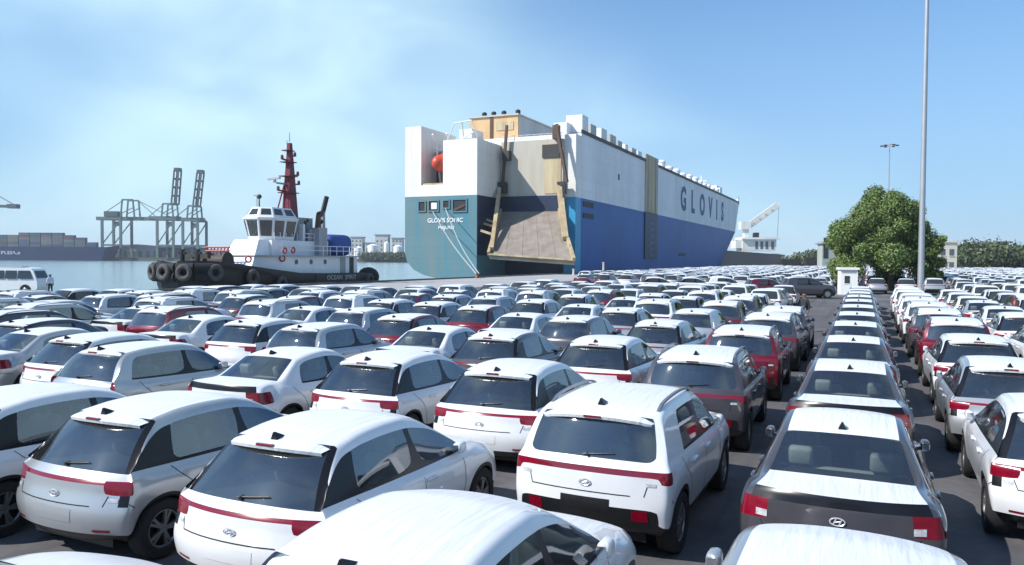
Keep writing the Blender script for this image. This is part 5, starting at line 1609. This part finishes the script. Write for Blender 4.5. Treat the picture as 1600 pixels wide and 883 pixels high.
M['skin'] = pm('skin', (.20, .11, .07), .6)
M['shirt'] = pm('pale blue shirt', (.50, .58, .66), .8, vary=.1, vscale=8)
M['trouser'] = pm('dark trousers', (.02, .022, .03), .8)
M['darkcloth'] = pm('dark clothing', (.02, .02, .028), .8, vary=.3, vscale=8)
M['hair'] = pm('black hair', (.01, .009, .008), .6)
def person(loc, rz, label, top_, bottom):
    root = empty('person', loc, rz, label, 'person')
    J = {'pel': (0, 0, .95, .13), 'spine': (0, .01, 1.15, .135), 'chest': (0, 0, 1.34, .15), 'neck': (0, .01, 1.48, .055), 'chin': (0, .02, 1.55, .065), 'head': (0, .015, 1.63, .095), 'crown': (0, .01, 1.69, .08)}
    for s, n_ in ((-1, 'l'), (1, 'r')):
        J.update({'sh' + n_: (s * .17, 0, 1.40, .065), 'el' + n_: (s * .235, -.02, 1.12, .045), 'wr' + n_: (s * .22, .07, .88, .032), 'hd' + n_: (s * .215, .09, .79, .035),
                  'hip' + n_: (s * .09, 0, .90, .09), 'kn' + n_: (s * .11, .02 * s, .50, .06), 'an' + n_: (s * .12, -.02 + .04 * s, .09, .042), 'toe' + n_: (s * .14, .13 + .04 * s, .035, .036)})
    E_ = [('pel', 'spine'), ('spine', 'chest'), ('chest', 'neck'), ('neck', 'chin'), ('chin', 'head'), ('head', 'crown')]
    for n_ in 'lr': E_ += [('chest', 'sh' + n_), ('sh' + n_, 'el' + n_), ('el' + n_, 'wr' + n_), ('wr' + n_, 'hd' + n_), ('pel', 'hip' + n_), ('hip' + n_, 'kn' + n_), ('kn' + n_, 'an' + n_), ('an' + n_, 'toe' + n_)]
    ks = list(J); ix = {k: i for i, k in enumerate(ks)}
    me = bpy.data.meshes.new('body'); me.from_pydata([J[k][:3] for k in ks], [(ix[a], ix[b]) for a, b in E_], [])
    o = bpy.data.objects.new('body', me); C.objects.link(o)
    o.modifiers.new('sk', 'SKIN'); sv = me.skin_vertices[0].data
    for i, k in enumerate(ks): sv[i].radius = (J[k][3], J[k][3]); sv[i].use_root = k == 'pel'
    sb = o.modifiers.new('ss', 'SUBSURF'); sb.levels = 2; sb.render_levels = 2
    dg = bpy.context.evaluated_depsgraph_get()
    res = bpy.data.meshes.new_from_object(o.evaluated_get(dg)); bpy.data.objects.remove(o)
    res.materials.clear()
    for m_ in (M['skin'], top_, bottom, M['hair']): res.materials.append(m_)
    for p_ in res.polygons:
        c = p_.center
        if c.z > 1.47: p_.material_index = 3 if (c.z > 1.68 or (c.y < -.02 and c.z > 1.56)) else 0
        elif c.z > .98 or (abs(c.x) > .17 and c.z > 1.05): p_.material_index = 1
        elif abs(c.x) > .165 and c.z > .7: p_.material_index = 0
        else: p_.material_index = 2
    res.shade_smooth()
    link('body', res, root)
    f_ = MB(); f_.ball((0, .115, 1.615), .016, .022, .025, 8, 6)
    f_.build('nose', M['skin'], root, 50)
    for s in (-1, 1): MB().ball((s * .095, .01, 1.615), .012, .025, .035, 8, 6).build('ear', M['skin'], root, 50)
pp = und(78, 404, 60)
person((pp.x, pp.y, .004), R(70), 'person in pale shirt and dark trousers standing beside the white minibus', M['shirt'], M['trouser'])
pp = und(1258, 404, 33.6)
person((pp.x, pp.y, 0), R(150), 'person in dark clothes standing between the car files by the last dark car', M['darkcloth'], M['trouser'])
# ------------------------------------------------------------------ the parked cars
ORD = ['nearest', 'second', 'third', 'fourth', 'fifth', 'sixth', 'seventh', 'eighth', 'ninth', 'tenth', 'eleventh', 'twelfth', 'thirteenth', 'fourteenth', 'fifteenth', 'sixteenth']
CN = {'white': 'white', 'silver': 'silver', 'grey': 'dark grey', 'red': 'dark red', 'blue': 'blue black'}
KN = {'g': 'plain hatchback', 'h': 'hatchback', 'u': 'sport utility car', 's': 'sedan'}
COLX = {1: 2.50, 2: 5.3, 3: 8.1, 0: -.2, -1: -3.0, -2: -5.82, -3: -8.6, -4: -11.05, -5: -14.2, -6: -17.15, -7: -20.0, -8: -22.8, -9: -25.6, -10: -28.4, -11: -31.2, -12: -34.0, -13: -36.8, -14: -39.6, -15: -42}
ANT = {'g': 1.33, 'h': 1.33, 'u': 1.40, 's': .86}
# known cars: column -> list of (antenna y, kind, colour)
KNOWN = {
 0: [(4.2, 's', 'grey'), (9.45, 's', 'grey'), (15.0, 's', 'grey'), (20.5, 's', 'grey'), (25.8, 's', 'grey'), (30.9, 's', 'grey'), (36.2, 's', 'grey'), (41.5, 's', 'grey'), (46.8, 's', 'grey'), (52.1, 's', 'grey'), (57.4, 's', 'white'), (62.7, 's', 'grey')],
 -1: [(3.95, 'h', 'white'), (9.44, 'u', 'white'), (15.17, 'u', 'grey'), (21.0, 'u', 'red'), (26.9, 'u', 'grey'), (31.2, 'u', 'grey')],
 -2: [(1.15, 'h', 'white'), (6.49, 'h', 'white'), (12.1, 'h', 'white'), (17.3, 'h', 'white'), (23.1, 'h', 'silver'), (28.6, 'g', 'silver'), (34.1, 'u', 'grey'), (39.6, 'u', 'grey')],
 -3: [(1.2, 's', 'white'), (6.58, 'h', 'silver'), (12.2, 'h', 'white'), (17.4, 'h', 'grey'), (23.0, 'g', 'grey'), (28.5, 'h', 'silver'), (34.0, 'u', 'white'), (39.5, 'h', 'red')],
 -4: [(6.2, 'h', 'white'), (12.19, 's', 'white'), (18.37, 's', 'white'), (24.4, 's', 'white'), (30.5, 's', 'white'), (37.3, 's', 'white'), (42.0, 'h', 'silver')],
 -5: [(5.2, 'h', 'white'), (10.76, 'g', 'silver'), (16.68, 'g', 'silver'), (21.4, 'h', 'red'), (27.1, 'h', 'red'), (32.6, 'h', 'white'), (38.4, 'h', 'silver'), (43.6, 'u', 'red')],
 -6: [(7.0, 's', 'blue'), (12.1, 'h', 'white'), (17.5, 'h', 'white'), (22.9, 'g', 'silver'), (28.4, 'h', 'white')],
 -7: [(7.4, 'h', 'red'), (12.8, 's', 'silver'), (18.2, 's', 'white'), (23.6, 's', 'white')],
 -8: [(9.0, 'u', 'white'), (14.3, 'h', 'blue'), (19.5, 'u', 'red'), (24.8, 'u', 'silver'), (30.2, 'u', 'white')],
 -9: [(15.4, 'u', 'blue'), (20.8, 's', 'white'), (29.3, 'h', 'red')],
 1: [(12.0, 'h', 'white'), (16.9, 'h', 'silver'), (22.3, 'h', 'white'), (27.6, 'u', 'red'), (32.9, 'u', 'grey'), (38.2, 'u', 'white'), (43.5, 'u', 'white'), (48.8, 'u', 'white'), (54.1, 'u', 'white'), (59.4, 'u', 'white')],
 2: [(28.0, 'h', 'white'), (33.3, 'h', 'white'), (38.6, 's', 'white'), (43.9, 's', 'silver'), (49.2, 's', 'white'), (54.5, 's', 'white'), (59.8, 's', 'white')],
}
YMAX = {0: 66, -1: 32, 1: 62}
SPECIAL = {
 (0, 1): 'dark grey sedan with white film on roof and boot, bottom right of the picture',
 (0, 0): 'white filmed roof of the car cut off by the bottom edge on the right',
 (-1, 0): 'white hatchback cut off by the bottom edge, nearest to the viewer',
 (-1, 1): 'white sport utility car with roof rails and full width red lamp bar',
 (-1, 2): 'dark grey sport utility car directly ahead of the near white one with roof rails',
 (-1, 3): 'dark red sport utility car parked between two dark grey ones',
 (-3, 1): 'silver hatchback with thin red lamp bar at the lower left',
 (-2, 1): 'white hatchback with red lamp bar just right of the near silver one',
 (-2, 2): 'white hatchback directly ahead of the one right of the near silver hatchback',
 (-3, 0): 'white car front corner peeking in at the bottom left edge',
}
SC = .868      # antenna positions above were measured for a 3.4 m eye height; the eye is at 3.15 m
COLX = {c: x * SC for c, x in COLX.items()}
KNOWN = {c: [(y * (SC if k != 'u' else .861), k, col) for y, k, col in l] for c, l in KNOWN.items()}
KNOWN[0] = [(y + .34, k, col) for y, k, col in KNOWN[0]]
KNOWN[0][0] = (3.45, 'g', 'silver')
YMAX = {c: y * SC for c, y in YMAX.items()}
rc = random.Random(42)
def left_limit(y):
    if y < 30: return -36.5
    if y < 38: return -34.5
    if y < 42.5: return -28.5
    if y < 50: return -22.5
    if y < 65: return -24
    if y < 95: return -31
    return -36
def rnd_car():
    c = rc.choices(COLORS, (58, 18, 10, 9, 5))[0]
    k = rc.choices('hugs', (36, 24, 16, 24))[0]
    return k, c
def in_view(x, y, m=60):
    v = Vector((x, y, .8)) - Vector((0, 0, HCAM)); D = v.dot(cf)
    if D < 1.5: return D > -1 and abs(x) < 9
    px_ = 800 + FPX * v.dot(r2) / D
    return -m * 8 / max(D, 3) * 3 - 40 < px_ < 1640 + m * 8 / max(D, 3) * 3
allcars = []
for c, X_ in COLX.items():
    lst = [(y, k, col) for (y, k, col) in KNOWN.get(c, [])]
    ys = lst[-1][0] if lst else {3: 38}.get(c, 5 + rc.uniform(0, 2))
    if not lst: ys += {3: 0}.get(c, 6)
    y = ys + (4.75 if lst else 0)
    while y < YMAX.get(c, 56):
        k, col = rnd_car(); lst.append((y + rc.uniform(-.25, .25), k, col)); y += 4.75
    n_ = 0
    for (y, k, col) in lst:
        cy = y + ANT[k]
        xx = X_ + rc.uniform(-.07, .07)
        if xx < left_limit(cy) or not in_view(xx, cy): continue
        rot = R(rc.uniform(-1.0, 1.0))
        if c == 0: rot = R(rc.uniform(-.3, .3)); xx = X_ - .004 * y
        allcars.append((c, n_, xx, cy, rot, k, col, y)); n_ += 1
nearcount = 0
for (c, n_, x, y, rot, k, col, _) in allcars:
    d = math.hypot(x, y)
    if (c, n_) in SPECIAL: lab = SPECIAL[(c, n_)]
    elif c == 0: lab = '%s %s with white film, %s in the single file right of the open gap' % (CN[col], KN[k], ORD[n_])
    elif c > 0: lab = '%s %s, %s from the front, %s file right of the grey sedans' % (CN[col], KN[k], ORD[n_], ['', 'first', 'second', 'third'][c])
    else: lab = '%s %s, %s from the front, %s file left of the grey sedans' % (CN[col], KN[k], ORD[n_], ['', 'first'] [1] if c == -1 else ORD[-c - 1])
    gr = 'cars parked in files on the yard'
    if d < 42:
        ro_ = KIND[k].place(x, y, rot, col, lab, gr, near=d < 22); nearcount += 1
        if (c, n_) == (0, 0): ro_.scale = (1, .95, 1.04); ro_.location.x += .12
    else: KIND[k].place_far(x, y, rot, col, lab, gr)
# cars parked crosswise at the far aisle
for (px_, D_, k, col, lab) in ((1030, 74, 'h', 'white', 'white car parked crosswise, leftmost of the three beyond the files'), (1086, 74, 'h', 'white', 'white car parked crosswise, middle of the three beyond the files'), (1135, 72, 'u', 'white', 'white sport utility car parked crosswise, rightmost of the three beyond the files'),
                          (1200, 66, 'u', 'red', 'red car parked crosswise just left of the large dark one'), (1262, 64, 'u', 'grey', 'large dark car parked crosswise left of the white booth')):
    p_ = und(px_, 404, D_)
    o = KIND[k].place_far(p_.x, p_.y, TH + R(-90 + rc.uniform(-4, 4)), col, lab, 'cars parked crosswise at the aisle')
    if col == 'grey': o.scale = (1.08, 1.15, 1.12)
# the packed rows beyond the aisle: nearest ones as cars, the rest as one mass
far = []
y = 77.0
while y < 250:
    X_ = -36.0
    while X_ < .175 * y + 4:
        if in_view(X_, y) and X_ > left_limit(y) and y > 77 and not (abs(X_ - tb.x) < 2.6 and abs(y - tb.y) < 3.5) and not (abs(X_ - bp_.x) < 3.2 and abs(y - bp_.y) < 4.5) and not (abs(X_ - pmast.x) < 1.8 and abs(y - pmast.y) < 3.2) and rc.random() > .05:
            k, col = rnd_car()
            far.append((X_ + rc.uniform(-.12, .12), y + rc.uniform(-.3, .3), R(rc.uniform(-1.5, 1.5)), k, col))
        X_ += 2.45
    y += 4.9
X_ = 2.5
for X_ in (7.03, 9.5, 12.0):        # right-hand block in front of the far rows
    y = 43.0
    while y < 73:
        if in_view(X_, y) and X_ < .175 * y + 2:
            k, col = rnd_car(); far.insert(0, (X_, y, R(rc.uniform(-1, 1)), k, col))
        y += 5.6
ni = max(0, 292 - len(allcars))
for (x, y, rot, k, col) in far[:ni]:
    KIND[k].place_far(x, y, rot, col, '%s %s among the packed rows beyond the cross aisle' % (CN[col], KN[k]), '%s %ss in the far packed rows' % (CN[col], KN[k]))
mats = ['PAINT_' + c for c in COLORS]
keyix = {}; slots = []
def slot(m_):
    if m_ not in keyix: keyix[m_] = len(slots); slots.append(m_)
    return keyix[m_]
VV = []; FF = []; MI = []; base = 0
for (x, y, rot, k, col) in far[ni:]:
    V, F, keys = KIND[k].lod0
    a = np.array(V); cs_, sn = math.cos(rot), math.sin(rot)
    VV.append(np.stack([a[:, 0] * cs_ - a[:, 1] * sn + x, a[:, 0] * sn + a[:, 1] * cs_ + y, a[:, 2]], 1))
    FF += [tuple(base + i for i in f) for f in F]; base += len(V)
    MI += [slot(('paint_' + col) if q == 'PAINT' else q) for q in keys]
if VV:
    me = bpy.data.meshes.new('distant_cars'); me.from_pydata(np.concatenate(VV).tolist(), [], FF)
    for s in slots: me.materials.append(M[s])
    me.polygons.foreach_set('material_index', MI); me.shade_smooth(); me.set_sharp_from_angle(angle=R(40))
    o = link('distant_cars', me); tag(o, 'mass of tiny parked cars filling the yard towards the horizon', 'cars', kind='stuff')
print('cars', len(allcars), 'near', nearcount, 'far', len(far), 'individual far', ni, 'objects', len(bpy.data.objects))
